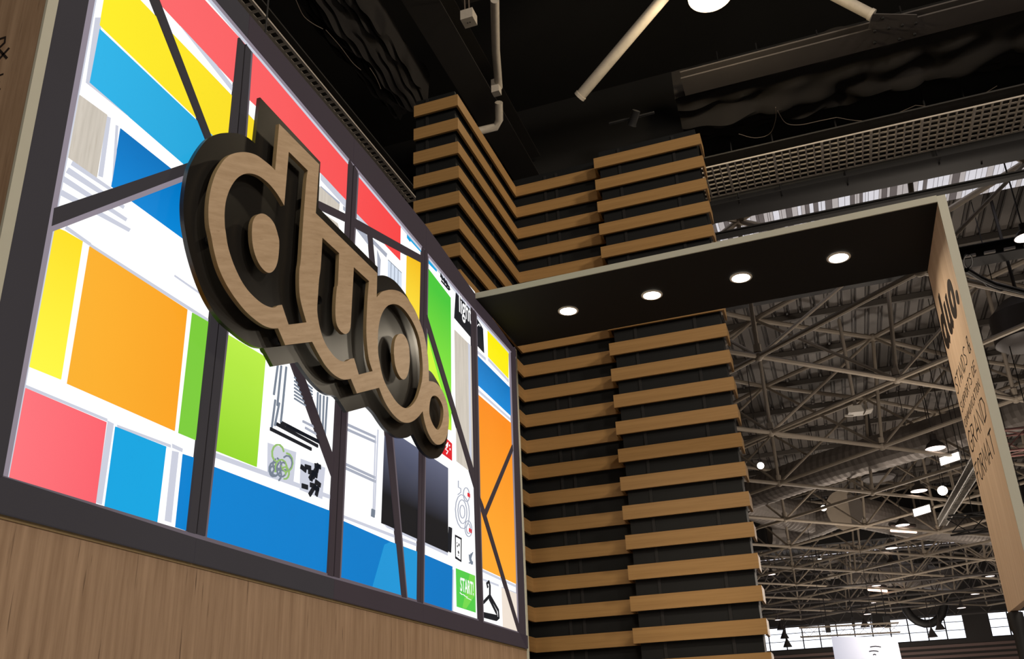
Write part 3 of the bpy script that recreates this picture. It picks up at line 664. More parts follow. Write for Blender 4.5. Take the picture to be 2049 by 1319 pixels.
# "duo." on the panel uses the letter openings of the big logo
allp = S_d+S_u+S_o+S_p
ymin, ymax = min(a for a, b in allp), max(a for a, b in allp); zmin, zmax = min(b for a, b in allp), max(b for a, b in allp)
ty0, ty1 = 6.292, 5.45; tz0, tz1 = 2.356+1.6, 2.715+1.6
def mp(S_): return [(ty0+(a-ymin)/(ymax-ymin)*(ty1-ty0), tz0+(b-zmin)/(zmax-zmin)*(tz1-tz0)) for a, b in S_]
for nm, loops in (('letter_d', [S_d, S_dd]), ('letter_u', [S_u]), ('letter_o', [S_o, S_od]), ('full_stop', [S_p])):
    v, f = slab([mp(S_) for S_ in loops], PX0-.003, PX0+.001); mk(nm, v, f, M['letter_ink'], hp)
GL = {'S': [[(.6,.88),(.4,1),(.15,.92),(.08,.72),(.3,.55),(.5,.38),(.5,.12),(.25,0),(0,.12)]], 'T': [[(0,.98),(.62,1)],[(.31,.99),(.3,0)]],
 'A': [[(0,0),(.3,1),(.56,0)],[(.1,.32),(.5,.32)]], 'N': [[(.02,0),(.02,1),(.5,.02),(.5,1)]], 'D': [[(.02,0),(.02,1),(.35,.92),(.52,.55),(.38,.1),(.02,0)]],
 '&': [[(.6,0),(.15,.72),(.2,.96),(.4,.95),(.42,.72),(.08,.35),(.08,.1),(.3,0),(.6,.42)]], 'U': [[(.02,1),(.04,.25),(.2,0),(.42,.1),(.5,.4),(.5,1)]],
 'P': [[(.02,0),(.02,1),(.38,.92),(.42,.65),(.25,.5),(.03,.5)]], 'O': [[(.25,1),(.05,.75),(0,.45),(.1,.1),(.28,0),(.48,.2),(.54,.55),(.45,.88),(.25,1)]],
 'R': [[(.02,0),(.02,1),(.38,.92),(.42,.66),(.25,.5),(.03,.5)],[(.2,.5),(.5,0)]], 'E': [[(.45,1),(.02,1),(.02,0),(.46,0)],[(.02,.52),(.38,.52)]],
 'C': [[(.5,.9),(.28,1),(.06,.7),(.02,.4),(.15,.05),(.35,0),(.5,.1)]], 'M': [[(0,0),(.06,1),(.32,.35),(.58,1),(.64,0)]], 'I': [[(.1,0),(.1,1)]],
 'G': [[(.5,.88),(.3,1),(.08,.75),(.02,.4),(.15,.06),(.36,0),(.52,.15),(.52,.45),(.3,.45)]], 'F': [[(.46,1),(.02,1),(.02,0)],[(.02,.55),(.36,.55)]]}
WD = {'S':.6,'T':.62,'A':.56,'N':.52,'D':.52,'&':.6,'U':.5,'P':.42,'O':.54,'R':.5,'E':.46,'C':.5,'M':.64,'I':.2,'G':.52,'F':.46,' ':.35}
def lettering(name, s, to3, x0, x1, z0, h, wd, mat, parent, nrm):
    """thin hand-drawn capitals; to3(along, up) gives a point of the face"""
    tot = sum(WD[c]+.16 for c in s)-.16; sc = (x1-x0)/tot; q = MB(); cx = 0
    for c in s:
        if c == ' ' and q.v: q.build(name, mat, parent); q = MB()
        for ln in GL.get(c, []):
            L = [((x0+(cx+a)*sc), z0+b*h) for a, b in ln]; a_, b_ = strip_pts(L, wd)
            for i in range(len(L)-1):
                t = [to3(*p_) for p_ in (a_[i], a_[i+1], b_[i+1], b_[i])]
                n0 = nrm*.0015; q.hexa([p_+n0*-1 for p_ in t] + [p_+n0*1.0 for p_ in t])
        cx += WD[c]+.16
    return q.build(name, mat, parent)
TX = [('STANDS &', 2.055, .105, .0045), ('SUPPORTS DE', 1.928, .062, .003), ('COMMUNICATION', 1.823, .052, .0028), ('GRAND', 1.645, .135, .0055), ('FORMAT', 1.435, .135, .0055)]
for s_, zb_, h_, wd_ in TX:
    lettering('lettering', s_, lambda a, b: Vector((PX0, 6.272-a, b)), 0, .80, zb_+1.6, h_, wd_, M['letter_ink'], hp, Vector((-1, 0, 0)))
# black post under the panel
ps = thing('support_post', 'black post with clear wrapped foot under the hanging panel', 'post', (3.187, 6.24, 0))
q = MB(); q.tube([(3.187, 6.24, 0), (3.187, 6.24, PZ0-.01)], .028, 12); q.build('post', M['blacksteel'], ps, True)
q = MB(); q.lathe((3.187, 6.24, 0), [(.032, 1.9), (.034, 2.12), (.045, 2.16), (.045, 2.24), (.03, 2.245)], 16, cap0=True, cap1=True); q.build('clamp', M['blacksteel'], ps, True)

# ------------------------------------------------------------------ side panel at the far left (returns behind the light box)
sp_ = thing('side_panel', 'wood side wall with lettering and pale green edge left of the light box', 'wall panel', (-.45, 1.73, 0))
boxo('panel_board', (-1.0, 1.715, 0), (.008, 1.7525, ZT+.3), M['base_wood'], sp_)
boxo('edge_band', (.008, 1.713, 0), (.018, 1.7525, ZT+.3), M['mint'], sp_)
for s_, zb_, h_, wd_ in TX:
    lettering('lettering', s_, lambda a, b: Vector((a, 1.715, b)), -.93, -.118, zb_+1.6+.135, h_, wd_, M['letter_ink'], sp_, Vector((0, -1, 0)))

# ------------------------------------------------------------------ slatted tower
tw = thing('slatted_tower', 'tall black tower clad with horizontal oak slats behind the canopy', 'tower', (.3, 8.5, 0))
XA, XC, XD = -.92, -.46, 1.62; XDL = .485
zt = 5.825+1.6
PT, SH = .2722, .130
YA, YC, YD = 6.5, 8.17, 8.0
bd = .05
boxo('body', (XA+bd*0, YA+bd, 0), (XC-bd, 10.0, zt+.09), M['tower_dark'], tw)
boxo('body', (XC-bd, YC+bd, 0), (XDL+.3, 10.0, zt+.12), M['tower_dark'], tw)
boxo('body', (XDL+bd, YD+bd, 0), (XD-bd, 8.28, zt+.1), M['tower_dark'], tw)
for x_, y_ in ((-.80, YA+bd), (.0, YC+bd), (.75, YD+bd), (1.33, YD+bd), (-.13, YC+bd)):
    boxo('batten', (x_-.014, y_-.010, 0), (x_+.014, y_, zt+.08), M['batten'], tw)
for y_ in (6.95, 7.5): boxo('batten', (XC-bd, y_-.014, 0), (XC-bd+.01, y_+.014, zt+.08), M['batten'], tw)
def first(a, b):
    q = MB(); q.box(a, b); return q.build('slat', M['slat_wood'], tw)
sd = .022
protos = [first((XA, YA, zt-SH), (XC, YA+sd, zt)), first((XC-sd, YA+sd, zt-SH), (XC, YC, zt)), first((XC-sd, YC, zt-SH), (XDL+.12, YC+sd, zt)), first((XDL, YD, zt-SH), (XD, YD+sd, zt)),
          first((XD-sd, YD+sd, zt-SH), (XD, 8.26, zt)), first((XDL, YD+sd, zt-SH), (XDL+sd, YC-.01, zt))]
for k in range(1, 28):
    for pr in protos:
        c = pr.copy(); COL.objects.link(c); c.location.z = -PT*k; c.location.x += random.uniform(-.003, .003)

# ------------------------------------------------------------------ near ceiling: gratings, beams, cloth
def grating(name, label, x0, x1, y0, y1, z, nx, ny, major, axis):
    g = thing(name, label, 'grating', ((x0+x1)/2, (y0+y1)/2, z))
    h = .02; q = MB(); t = .0075 if axis == 'x' else .013
    for i in range(nx+1):
        x_ = x0+(x1-x0)*i/nx; m_ = (axis == 'x' and i % major == 0)
        if m_: boxo('main_bar', (x_-.016, y0, z-.004), (x_+.016, y1, z+h), M['grate'], g)
        else: q.box((x_-t*1.2, y0, z-.001), (x_+t*1.2, y1, z+h))
    for j in range(ny+1):
        y_ = y0+(y1-y0)*j/ny; m_ = (axis == 'y' and j % major == 0)
        if m_: boxo('main_bar', (x0, y_-.016, z-.004), (x1, y_+.016, z+h), M['grate'], g)
        else: q.box((x0, y_-t*.85, z), (x1, y_+t*.85, z+h))
    o = q.build('bars', M['grate'], g); o['kind'] = 'stuff'
    boxo('tray', (x0, y0, z+.16), (x1, y1, z+.18), M['grate_back'], g)
    return g
GZ = 8.6
grating('ceiling_grating', 'white open grid walkway grating crossing above the canopy', .55, 6.3, 10.40, 11.14, GZ, 58, 7, 6, 'x')
grating('ceiling_grating', 'grid grating running along above the top of the light box', -3.0, -2.36, 4.0, 9.6, GZ, 6, 56, 500, 'y')
def beam(name, label, a, b, h, wd, mat, fl=.02):
    a, b = Vector(a), Vector(b); d = (b-a).normalized(); s = Vector((-d.y, d.x, 0)).normalized(); z = Vector((0, 0, 1))
    L = (b-a)/2; c = (a+b)/2
    t = thing(name, label, 'beam', c)
    q = MB(); q.obox(c+z*fl/2, L, s*wd/2, z*fl/2); q.build('flange', mat, t)
    q = MB(); q.obox(c+z*(h-fl/2), L, s*wd/2, z*fl/2); q.build('flange', mat, t)
    q = MB(); q.obox(c+z*h/2, L, s*.02, z*(h/2-fl)); q.build('web', mat, t)
    return t
bm1 = beam('steel_beam', 'grey steel beam with bolted joint under the dark ceiling at upper right', (1.35, 9.93, 9.6), (8.5, 9.93, 9.6), .12, .36, M['darksteel'])
# bolted gusset
g0, g1, g2, g3 = pZ(1738, 58, 9.59), pZ(1745, 28, 9.59), pZ(1835, 30, 9.59), pZ(1842, 60, 9.59)
q = MB(); q.hexa([g0, g1, g2, g3] + [p_+Vector((0, 0, .012)) for p_ in (g0, g1, g2, g3)]); q.build('gusset_plate', M['darksteel'], bm1)
for a, b in ((1750,62),(1778,56),(1805,50),(1832,46),(1766,36),(1800,78),(1830,68),(1750,85)):
    P_ = pZ(a, b, 9.585); q = MB(); q.lathe(P_, [(.02, -.02), (.02, .01)], 6, cap0=True); q.build('bolt', M['blacksteel'], bm1)
beam('steel_beam', 'black beam directly under the white grid grating', (.9, 11.45, 8.52), (9, 11.45, 8.52), .3, .5, M['blacksteel'])
beam('steel_beam', 'thin black beam closest above the canopy edge', (.6, 11.76, 8.3), (9.5, 11.76, 8.3), .08, .10, M['blacksteel'])
beam('steel_beam', 'dark steel beam crossing at the top beside the white pipe', (-.9, 7.62, 9.9), (5, 7.62, 9.9), .5, .4, M['greysteel'])
beam('steel_beam', 'dark steel beam running away from the camera above the slatted tower', (-1.35, 3.0, 9.9), (-1.35, 11.6, 9.9), .45, .42, M['greysteel'])
# thin hangers between beams
for k, (a, b) in enumerate(((1697, 372), (1880, 330), (1965, 330), (1480, 410), (1565, 395))):
    P_ = pZ(a, b, 8.5); q = MB(); q.tube([P_, P_+Vector((0, 0, 2.7))], .012, 6)
    tag(q.build('hanger_rod', M['blacksteel'], None, True), ['thin black hanger rod left of the canopy corner', 'second black hanger rod from the right edge above the canopy', 'rightmost black hanger rod above the canopy', 'leftmost black hanger rod next to the tower top', 'second black hanger rod from the tower top'][k], 'rod', 'hanger rods above the canopy')
# round high-bay lamp
P_ = pZ(1421, -8, 9.5); r_ = 44*depth(P_)/F
hb = thing('high_bay_lamp', 'large round white ceiling lamp with glowing rim at the top edge', 'lamp', P_)
q = MB(); q.lathe(P_, [(r_*.80, 0), (r_, -.0), (r_*1.02, .03), (r_*.9, .10), (r_*.5, .22), (r_*.3, .3)], 32, cap1=True); q.build('reflector', M['whitepaint'], hb, True)
q = MB(); q.lathe(P_+Vector((0, 0, .02)), [(.002, 0), (r_*.72, 0)], 32); q.build('lens', M['lampwarm'], hb)
q = MB(); q.tube([P_+Vector((0, 0, .3)), P_+Vector((0, 0, NC-9.5))], .02, 8); q.build('stem', M['blacksteel'], hb)
point('high_bay_light', P_-Vector((0, 0, .25)), 70, (1, .8, .52), .1)
# struts
def strut(label, a, b, r, mat, name='roof_strut'):
    a, b = Vector(a), Vector(b); t = thing(name, label, 'pipe', (a+b)/2)
    q = MB(); q.tube([a, b], r, 20); q.build('tube', mat, t, True)
    d = (a-b).normalized(); q = MB(); q.tube([a-d*.03, a+d*.012], r*1.12, 20); q.build('end_collar', M['whitepaint'], t, True)
a = pZ(1160, 193, 9.2); b = pZ(1345, -25, 9.9); strut('white tubular strut ending in mid air left of the round lamp', a, b, 11*depth(a)/F, M['pipe'])
a = pZ(1745, 30, 9.62); b = pZ(1600, -45, 10.3); strut('white tubular strut meeting the bolted beam at upper right', a, b, 11*depth(a)/F, M['pipe'])
# junction box and conduits
P_ = pZ(938, 36, 9.6); jb = thing('junction_box', 'small cream electrical box hanging near the dark beams', 'electrical box', P_)
s_ = 13*depth(P_)/F
q = MB(); q.obox(P_, (s_, 0, 0), (0, s_, 0), (0, 0, s_*.9)); q.build('casing', M['whitepaint'], jb)
for dx in (-.2, .2):
    q = MB(); q.lathe(P_+Vector((dx*s_, 0, -s_*.9)), [(s_*.1, .01), (s_*.1, -.004)], 8, cap1=True); q.build('socket_hole', M['blacksteel'], jb)
q = MB()
for dx in (-.6, .1): q.tube([P_+Vector((dx*s_, 0, s_*.8)), P_+Vector((dx*s_, -.05, 1.7))], .008, 6)
q.build('cable', M['cord'], jb)
pa = [pZ(990, 0, 9.4), pZ(992, 100, 9.4), pZ(998, 175, 9.4)]
pb = [pZ(998, 205, 9.3), pZ(999, 240, 9.2), pZ(992, 254, 9.15), pZ(960, 262, 9.1), pZ(940, 268, 9.05)]
pp = thing('drain_pipe', 'pale bent pipe coming down behind the top of the slatted tower', 'pipe', pb[2])
q = MB(); q.tube(pa, .05, 10); q.build('pipe_run', M['pipe'], pp, True)
q = MB(); q.tube(pb, .052, 10); q.build('pipe_bend', M['pipe'], pp, True)
q = MB(); q.obox(pZ(993, 175, 9.35), (.05, 0, 0), (0, .05, 0), (0, 0, .1)); q.build('valve', M['whitepaint'], pp)
# black cloth swags with pale cord
def swag(name, label, A, B, drop, wid, n_sw, z, cordpts, seed):
    """gathered cloth: surface from A to B (points), hanging in folds"""
    rr = random.Random(seed); A, B = Vector(A), Vector(B); d = B-A; L = d.length; d.normalize(); s = Vector((-d.y, d.x, 0)).normalized()
    t = thing(name, label, 'cloth', (A+B)/2)
    NU, NV = 130, 22; q = MB(); vs = []; ph = [rr.uniform(0, 6) for _ in range(6)]
    for i in range(NU+1):
        u = i/NU
        sw = abs(math.sin(math.pi*u*n_sw))**.7
        for j in range(NV+1):
            w_ = j/NV
            off = (w_-.5)*wid*(1+.1*math.sin(7*u+ph[0]))
            zz = -drop*math.sin(math.pi*min(1, w_*1.05))*(.45+.55*sw*w_) + .05*math.sin(14*w_+9*u+ph[1]) + .05*math.sin(31*w_+17*u*math.sin(3*w_+ph[2])+ph[3]) + .03*math.sin(60*u+11*w_)
            p_ = A+d*(u*L)+s*off+Vector((0, 0, zz+(.35 if j in (0,) else 0))) ; vs.append(p_)
    fs = [(i*(NV+1)+j, i*(NV+1)+j+1, (i+1)*(NV+1)+j+1, (i+1)*(NV+1)+j) for i in range(NU) for j in range(NV)]
    mk('cloth_sheet', vs, fs, M['cloth'], t, True)
    for c_ in cordpts:
        P = [pZ(a, b, z) for a, b in c_]; out = []
        for i in range(len(P)-1):
            for k in range(5):
                tt = k/5; p0 = P[max(i-1, 0)]; p1 = P[i]; p2 = P[i+1]; p3 = P[min(i+2, len(P)-1)]
                out.append(.5*((2*p1)+(p2-p0)*tt+(2*p0-5*p1+4*p2-p3)*tt*tt+(3*p1-p0-3*p2+p3)*tt**3))
        out.append(P[-1]); q = MB(); q.tube(out, .0045, 6); q.build('cord', M['cord'], t, True)
swag('cloth_swag', 'gathered black cloth with pale cord hanging above the white grid grating', (1.2, 10.75, 9.75), (7.5, 10.75, 9.75), .32, 1.1, 6, 9.1,
     [[(1478, 268),(1510, 276),(1540, 268),(1552, 240),(1552, 215)], [(1556, 222),(1572, 246),(1600, 250),(1640, 242),(1674, 235)], [(1674, 235),(1720, 242),(1770, 238),(1800, 225),(1832, 211)], [(1832, 211),(1880, 214),(1930, 208),(1965, 190),(1995, 172)]], 3)
swag('cloth_swag', 'dim black cloth with pale cord above the grating over the light box', (-2.2, 4.3, 9.7), (-2.2, 9.0, 9.7), .3, .7, 4, 9.2,
     [[(592, 0),(606, 30),(624, 46),(646, 58)], [(652, 60),(680, 92),(705, 125),(722, 140)], [(740, 136),(752, 155),(762, 178)]], 5)
# small spotlight cluster above tower
P_ = pY(1268, 238, 8.9); sl_ = thing('ceiling_spotlight', 'small dark spotlight on a bar above the right part of the tower', 'spotlight', P_)
q = MB(); q.tube([P_-Vector((.3, 0, -.02)), P_+Vector((.25, 0, .02))], .015, 8); q.build('bar', M['batten'], sl_)
q = MB(); q.lathe(P_+Vector((0, 0, .0)), [(.05, .1), (.05, -.05), (.06, -.08)], 12, Vector((.5, -.6, .6)).normalized(), cap0=True, cap1=True); q.build('head', M['batten'], sl_, True)

# ------------------------------------------------------------------ space frame of the big hall
va = Vector((-.213, 5.8, 0)); vb = Vector((6.25, .0, 0)); O = Vector((1.18, 25.44, 0))
ZLO, ZUP = 8+1.6, 11.55+1.6
nodesP = {}
for i in range(-3, 9):
    for j in range(-2, 4):
        nodesP[(2*i, 2*j)] = O + va*i + vb*j
        nodesP[(2*i+1, 2*j+1)] = O + va*(i+.5) + vb*(j+.5)
nodesP = {k: p for k, p in nodesP.items() if 15.5 < p.y < 73 and -6 < p.x < 19}
sf = thing('space_frame', 'pale painted tubular steel space frame under the hall roof', 'roof truss', (4, 40, ZLO))
mem = {'lower_chord': [], 'upper_chord': [], 'diagonal': [], 'post': []}
for (i, j), p in nodesP.items():
    so = Vector((.35 if j % 2 else 0, 0, 0)); lo = p+Vector((0, 0, ZLO)); up = p+so+Vector((0, 0, ZUP)); mem['post'].append((lo, up, .052))
    for di, dj in ((1, 1), (1, -1)):
        k = (i+di, j+dj)
        if k in nodesP:
            q_ = nodesP[k]; lo2 = q_+Vector((0, 0, ZLO)); up2 = q_+Vector((.35 if k[1] % 2 else 0, 0, ZUP))
            mem['lower_chord'].append((lo, lo2, .062)); mem['upper_chord'].append((up, up2, .075))
            mem['diagonal'].append((lo, up2, .043))
for nm, L in mem.items():
    L.sort(key=lambda m_: (m_[0]-EYE).length)
    rest = MB()
    for k, (a, b, r) in enumerate(L):
        if k < 110:
            q = MB(); q.tube([a, b], r, 8, False); q.build(nm, M['truss'], sf, True)
        else: rest.tube([a, b], r, 6, False)
    if rest.v: o = rest.build(nm, M['truss'], sf, True); o['kind'] = 'stuff'
for (i, j), p in nodesP.items():
    if p.y < 50:
        q = MB(); q.ball(p+Vector((0, 0, ZLO)), .12); q.lathe(p+Vector((0, 0, ZLO)), [(.09, .1), (.09, .28)], 8, cap1=True); q.build('node_joint', M['truss'], sf, True)
        q = MB(); q.ball(p+Vector((.35 if j % 2 else 0, 0, ZUP)), .14); q.build('node_joint', M['truss'], sf, True)
# deeper, dimmer lattice girders near the far wall
for k, yy in enumerate((56, 62, 68, 72.5)):
    gt = thing('lattice_girder', ['dark lattice girder just beyond the bulkhead', 'dark lattice girder midway to the far windows', 'dark lattice girder before the far windows', 'dark lattice girder closest to the far windows'][k], 'girder', (4, yy, 10.5))
    z0_, z1_ = (9.5, 11.3) if k < 3 else (9.2, 10.4)
    q = MB(); q.tube([(-6, yy, z0_), (18, yy, z0_)], .07, 6); q.build('chord', M['darksteel'], gt)
    q = MB(); q.tube([(-6, yy, z1_), (18, yy, z1_)], .07, 6); q.build('chord', M['darksteel'], gt)
    q = MB(); x_ = -6
    while x_ < 18: q.tube([(x_, yy, z0_), (x_+1, yy, z1_), (x_+2, yy, z0_)], .04, 5); x_ += 2
    q.build('lacing', M['darksteel'], gt)
# ducts
def duct(label, pts, r, endcap=False):
    P = [Vector(p) for p in pts]; t = thing('air_duct', label, 'duct', P[0])
    L = []; R = []
    for i in range(len(P)-1):
        n_ = max(2, int((P[i+1]-P[i]).length/.14))
        for k in range(n_):
            L.append(P[i].lerp(P[i+1], k/n_)); R.append(r*(1.0 if k % 2 else 1.035))
    L.append(P[-1]); R.append(r)
    q = MB(); q.tube(L, R, 20); q.build('duct_run', M['duct'], t, False)
    if endcap:
        d = (P[-1]-P[-2]).normalized(); q = MB(); q.tube([P[-1]-d*.04, P[-1]+d*.02], r*1.5, 24); q.build('end_plate', M['truss'], t, True)
Z1 = 11.0
duct('wide ribbed silver duct slanting across below the roof deck', [pZ(1470, 1000, Z1), pZ(1610, 950, Z1), pZ(1760, 905, Z1), pZ(1995, 835, Z1), pZ(2120, 795, Z1)], .62)
duct('silver duct ending in a round plate behind the tower edge', [pZ(1480, 1000, 11.2), pZ(1560, 1027, 11.2), pZ(1640, 1040, 11.2)], .72)
duct('short bright silver duct bending up below the others', [pZ(1540, 1066, 11), pZ(1580, 1064, 11), pZ(1640, 1044, 11), pZ(1690, 1022, 11)], .62, True)
duct('long silver duct running right above the dark bulkhead', [pZ(1700, 1022, 11), pZ(1830, 1050, 11), pZ(2010, 1066, 11)], .7)
duct('far silver duct glinting with yellow light above the heater bar', [pZ(1690, 1156, 11.6), pZ(1800, 1148, 11.6), pZ(1900, 1160, 11.6)], .8)
# curved duct end by far windows
q = MB(); cx = pY(1853, 1228, 70); pts = [cx+Vector((1.3*math.cos(t*.35+math.pi), 0, 1.6*math.sin(t*.35+math.pi)+.9)) for t in range(10)]
q.tube(pts, .28, 12); q.tube([pts[0], Vector((pts[0].x, pts[0].y, ZD-.03))], .28, 12); tag(q.build('duct_elbow', M['blacksteel'], None, True), 'dark U shaped duct elbow in front of the far windows', 'duct')
# disc-shaped loudspeakers/fan under duct
P_ = pZ(1758, 958, 10.6); fd = thing('ceiling_disc', 'wide flat grey disc fitting hanging among the trusses', 'ceiling fitting', P_); r_ = 33*depth(P_)/F
q = MB(); q.lathe(P_, [(r_*.3, -.05), (r_*.9, -.02), (r_, .05), (r_*.92, .2), (r_*.3, .6)], 28, cap0=True, cap1=True); q.build('disc', M['darksteel'], fd, True)
q = MB(); q.tube([P_+Vector((0, 0, .5)), P_+Vector((0, 0, 3))], .1, 8); q.build('stem', M['darksteel'], fd)

# ------------------------------------------------------------------ hall lamps
def pendant(u, v, wpx, z, mat, label, light=0):
    P_ = pZ(u, v, z)
    if P_.y > 66: P_ = pY(u, v, 66)
    r = wpx/2*depth(P_)/F
    t = thing('pendant_lamp', label, 'lamp', P_, 'round hall lamps')
    q = MB(); q.lathe(P_, [(r, 0), (r*.98, .03*r), (r*.75, r*.5), (r*.35, r*.85), (r*.3, r*1.5), (r*.1, r*1.6)], 20, cap1=True); q.build('shade', M['lampshade'], t, True)
    q = MB(); q.lathe(P_+Vector((0, 0, .02*r)), [(.002, 0), (r*.95, 0)], 20); q.build('lens', mat, t)
    q = MB(); q.tube([P_+Vector((0, 0, r*1.55)), Vector((P_.x, P_.y, ZD-.03))], .015, 5); q.build('stem', M['lampshade'], t)
PL = [(2052, 476, 42, 'round lamp cut by the right edge of the picture'), (1872, 898, 40, 'round pendant lamp above the bright rectangular floodlight by the panel'), (1839, 983, 33, 'round pendant lamp between the two rectangular floodlights'),
      (1806, 1051.5, 28, 'round pendant lamp just above the upper heater bar'), (1784, 1097.5, 24, 'round pendant lamp just below the upper heater bar'), (1784, 1127, 21, 'round pendant lamp second below the upper heater bar'),
      (1753.5, 1172.5, 18, 'round pendant lamp just above the lower heater bar'), (1736, 1229.5, 15, 'small round lamp above the white sign'), (1748, 1206.5, 10, 'tiny round lamp midway between the lower heater bar and the white sign'), (1543.5, 1150, 17, 'round lamp peeking from behind the tower edge'),
      (1981, 1153.5, 18, 'round lamp beside the lower part of the panel, highest of three'), (1952, 1189, 18, 'round lamp beside the lower part of the panel, middle of three'), (1924, 1217, 17, 'round lamp beside the lower part of the panel, lowest of three'),
      (1551, 1219, 12, 'small reddish lamp at the lower tower edge'), (1556.5, 1241, 12, 'small lamp at the left end of the far windows'), (1910, 776, 12, 'small warm lamp behind the text of the panel')]
for (u, v, wd, lb_) in PL: pendant(u, v, wd, 9.75, M['lamppink'], lb_)
PS = [(1563, 1258), (1570, 1275), (1576, 1292), (1731, 1252), (1881, 1257), (1866, 1272)]
for k, (u, v) in enumerate(PS):
    P_ = pY(u, v, 71.6-.9*k); q = MB(); q.lathe(P_, [(.33, -.1), (.08, .42), (.03, .6), (.02, ZD-.03-P_.z)], 14, cap0=True, cap1=True)
    tag(q.build('unlit_lamp', M['lampshade'], None, True), ['highest of three dark cone lamps at the left end of the far windows', 'middle one of three dark cone lamps at the left end of the far windows', 'lowest of three dark cone lamps at the left end of the far windows', 'dark cone lamp just above the white sign', 'upper dark cone lamp beside the U shaped duct', 'lower dark cone lamp under the U shaped duct'][k], 'lamp', 'dark lamps before the far windows')
def flood(u, v, wpx, hpx, z, label, rnd=False):
    P_ = pZ(u, v, z); dp = depth(P_)/F; t = thing('floodlight', label, 'floodlight', P_, 'rectangular floodlights')
    a = CA; n_ = (EYE-P_).normalized(); rt = Vector((0, 0, 1)).cross(n_).normalized(); upv = n_.cross(rt)
    rt = (rt*.98+upv*.18)
    q = MB(); q.obox(P_-n_*.12, rt*wpx*dp*(.35 if rnd else .56), upv*hpx*dp*(.35 if rnd else .62), n_*.1); q.build('housing', M['lampshade'], t)
    q = MB()
    if rnd: q.lathe(P_, [(.001, .02), (wpx*dp*.5, .015), (wpx*dp*.52, -.02)], 16, n_)
    else: q.obox(P_, rt*wpx*dp*.5, upv*hpx*dp*.5, n_*.01)
    q.build('lens', M['lamphot'], t)
    q = MB(); q.tube([P_-n_*.15, Vector(((P_-n_*.15).x, (P_-n_*.15).y, ZD-.03))], .015, 6); q.build('bracket', M['lampshade'], t)
flood(1901, 918, 38, 15, 9.5, 'bright rectangular floodlight left of the panel lettering')
flood(1844.5, 1022, 32, 14, 9.5, 'bright rectangular floodlight beside the aluminium truss')
flood(1522, 932, 13, 13, 9.5, 'small cold white floodlight at the tower edge', True)
flood(1648, 1017, 11, 9, 10.2, 'small warm spotlight in front of the silver duct', True)
flood(1886, 982, 18, 14, 9.6, 'warm round spotlight beside the aluminium truss', True)
for (u, v, wd, lb_) in ((1808, 1063, 50, 'upper glowing pink heater bar among the trusses'), (1756, 1181, 36, 'lower glowing pink heater bar among the trusses')):
    a, b = pZ(u-wd/2, v-1, 9.7), pZ(u+wd/2, v+2, 9.7)
    t = thing('heater_bar', lb_, 'heater', (a+b)/2, 'glowing heater bars')
    q = MB(); q.tube([a, b], 2.6*depth(a)/F, 10); q.build('element', M['heater'], t, True)
    q = MB(); zz = Vector((0, 0, .28)); q.tube([a+zz, b+zz], .09, 8); q.build('reflector', M['lampshade'], t, True)
for (u, v) in ((1640, 1119), (2051, 1262)):
    pendant(u, v, 8, 9.8, M['lamphot'], 'tiny yellow lamp under a roof truss below the silver ducts' if u < 1700 else 'tiny yellow lamp by the black post')
# projectors
def projector(u, v, wpx, z, label):
    P_ = pZ(u, v, z); s_ = wpx*depth(P_)/F; t = thing('projector', label, 'projector', P_)
    q = MB(); q.obox(P_, (s_*.38, s_*.05, .0), (-s_*.03, s_*.3, 0), (0, 0, s_*.16)); q.build('casing', M['whitepaint'], t)
    q = MB(); q.obox(P_+Vector((s_*.5, -.1, -.1)), (s_*.16, 0, s_*.02), (-.03, s_*.3, 0), (0, 0, .02)); q.build('side_flap', M['whitepaint'], t)
    q = MB(); q.obox(P_+Vector((-s_*.35, -.2, -s_*.3)), (s_*.18, 0, -.02), (0, s_*.06, 0), (0, 0, .02)); q.build('tray', M['whitepaint'], t)
    q = MB(); q.tube([P_+Vector((0, 0, s_*.16)), P_+Vector((0, 0, 2.8))], .05, 8); q.build('mount_pole', M['truss'], t)
projector(1713, 822, 44, 9.9, 'white projector like box hanging in the middle of the space frame')
projector(1665, 1154, 22, 10.6, 'small white box hanging far back above the left windows')
# aluminium truss and red truss
def truss(label, A, B, s_, mat, r=.03):
    A, B = Vector(A), Vector(B); d = (B-A).normalized(); sd_ = d.cross(Vector((0, 0, 1))).normalized(); up = sd_.cross(d)
    t = thing('lighting_truss', label, 'truss', (A+B)/2)
    cs = [sd_*a+up*b for a, b in ((-s_, -s_), (s_, -s_), (s_, s_), (-s_, s_))]
    for c_ in cs: q = MB(); q.tube([A+c_, B+c_], r, 8); q.build('chord', mat, t, True)
    q = MB(); n_ = int((B-A).length/(2*s_))
    for k in range(n_):
        p0, p1 = A.lerp(B, k/n_), A.lerp(B, (k+1)/n_)
        for i in range(4): q.tube([p0+cs[i], p1+cs[(i+1) % 4]], r*.5, 5)
    q.build('lacing', mat, t, True)
    for f_ in (.25, .75):
        p_ = A.lerp(B, f_); q = MB(); q.tube([p_+up*s_, Vector((p_.x, p_.y, ZD-.03))], .012, 5); q.build('hanger', M['blacksteel'], t)
truss('silver aluminium truss rising behind the lower half of the panel', pZ(1885, 1045, 9.0), pZ(1968, 905, 7.9), .13, M['alu'], .022)
truss('dark red lighting truss crossing behind the right edge', pY(1950, 894, 22), pY(2110, 876, 22), .24, M['redtruss'])
truss('dark lighting truss below the red one', pY(1900, 1052, 30), pY(2110, 1030, 30), .25, M['blacksteel'])
truss('thin lighting truss hanging above the white sign', pY(1600, 1266, 44), pY(1800, 1256, 44), .2, M['truss'], .02)
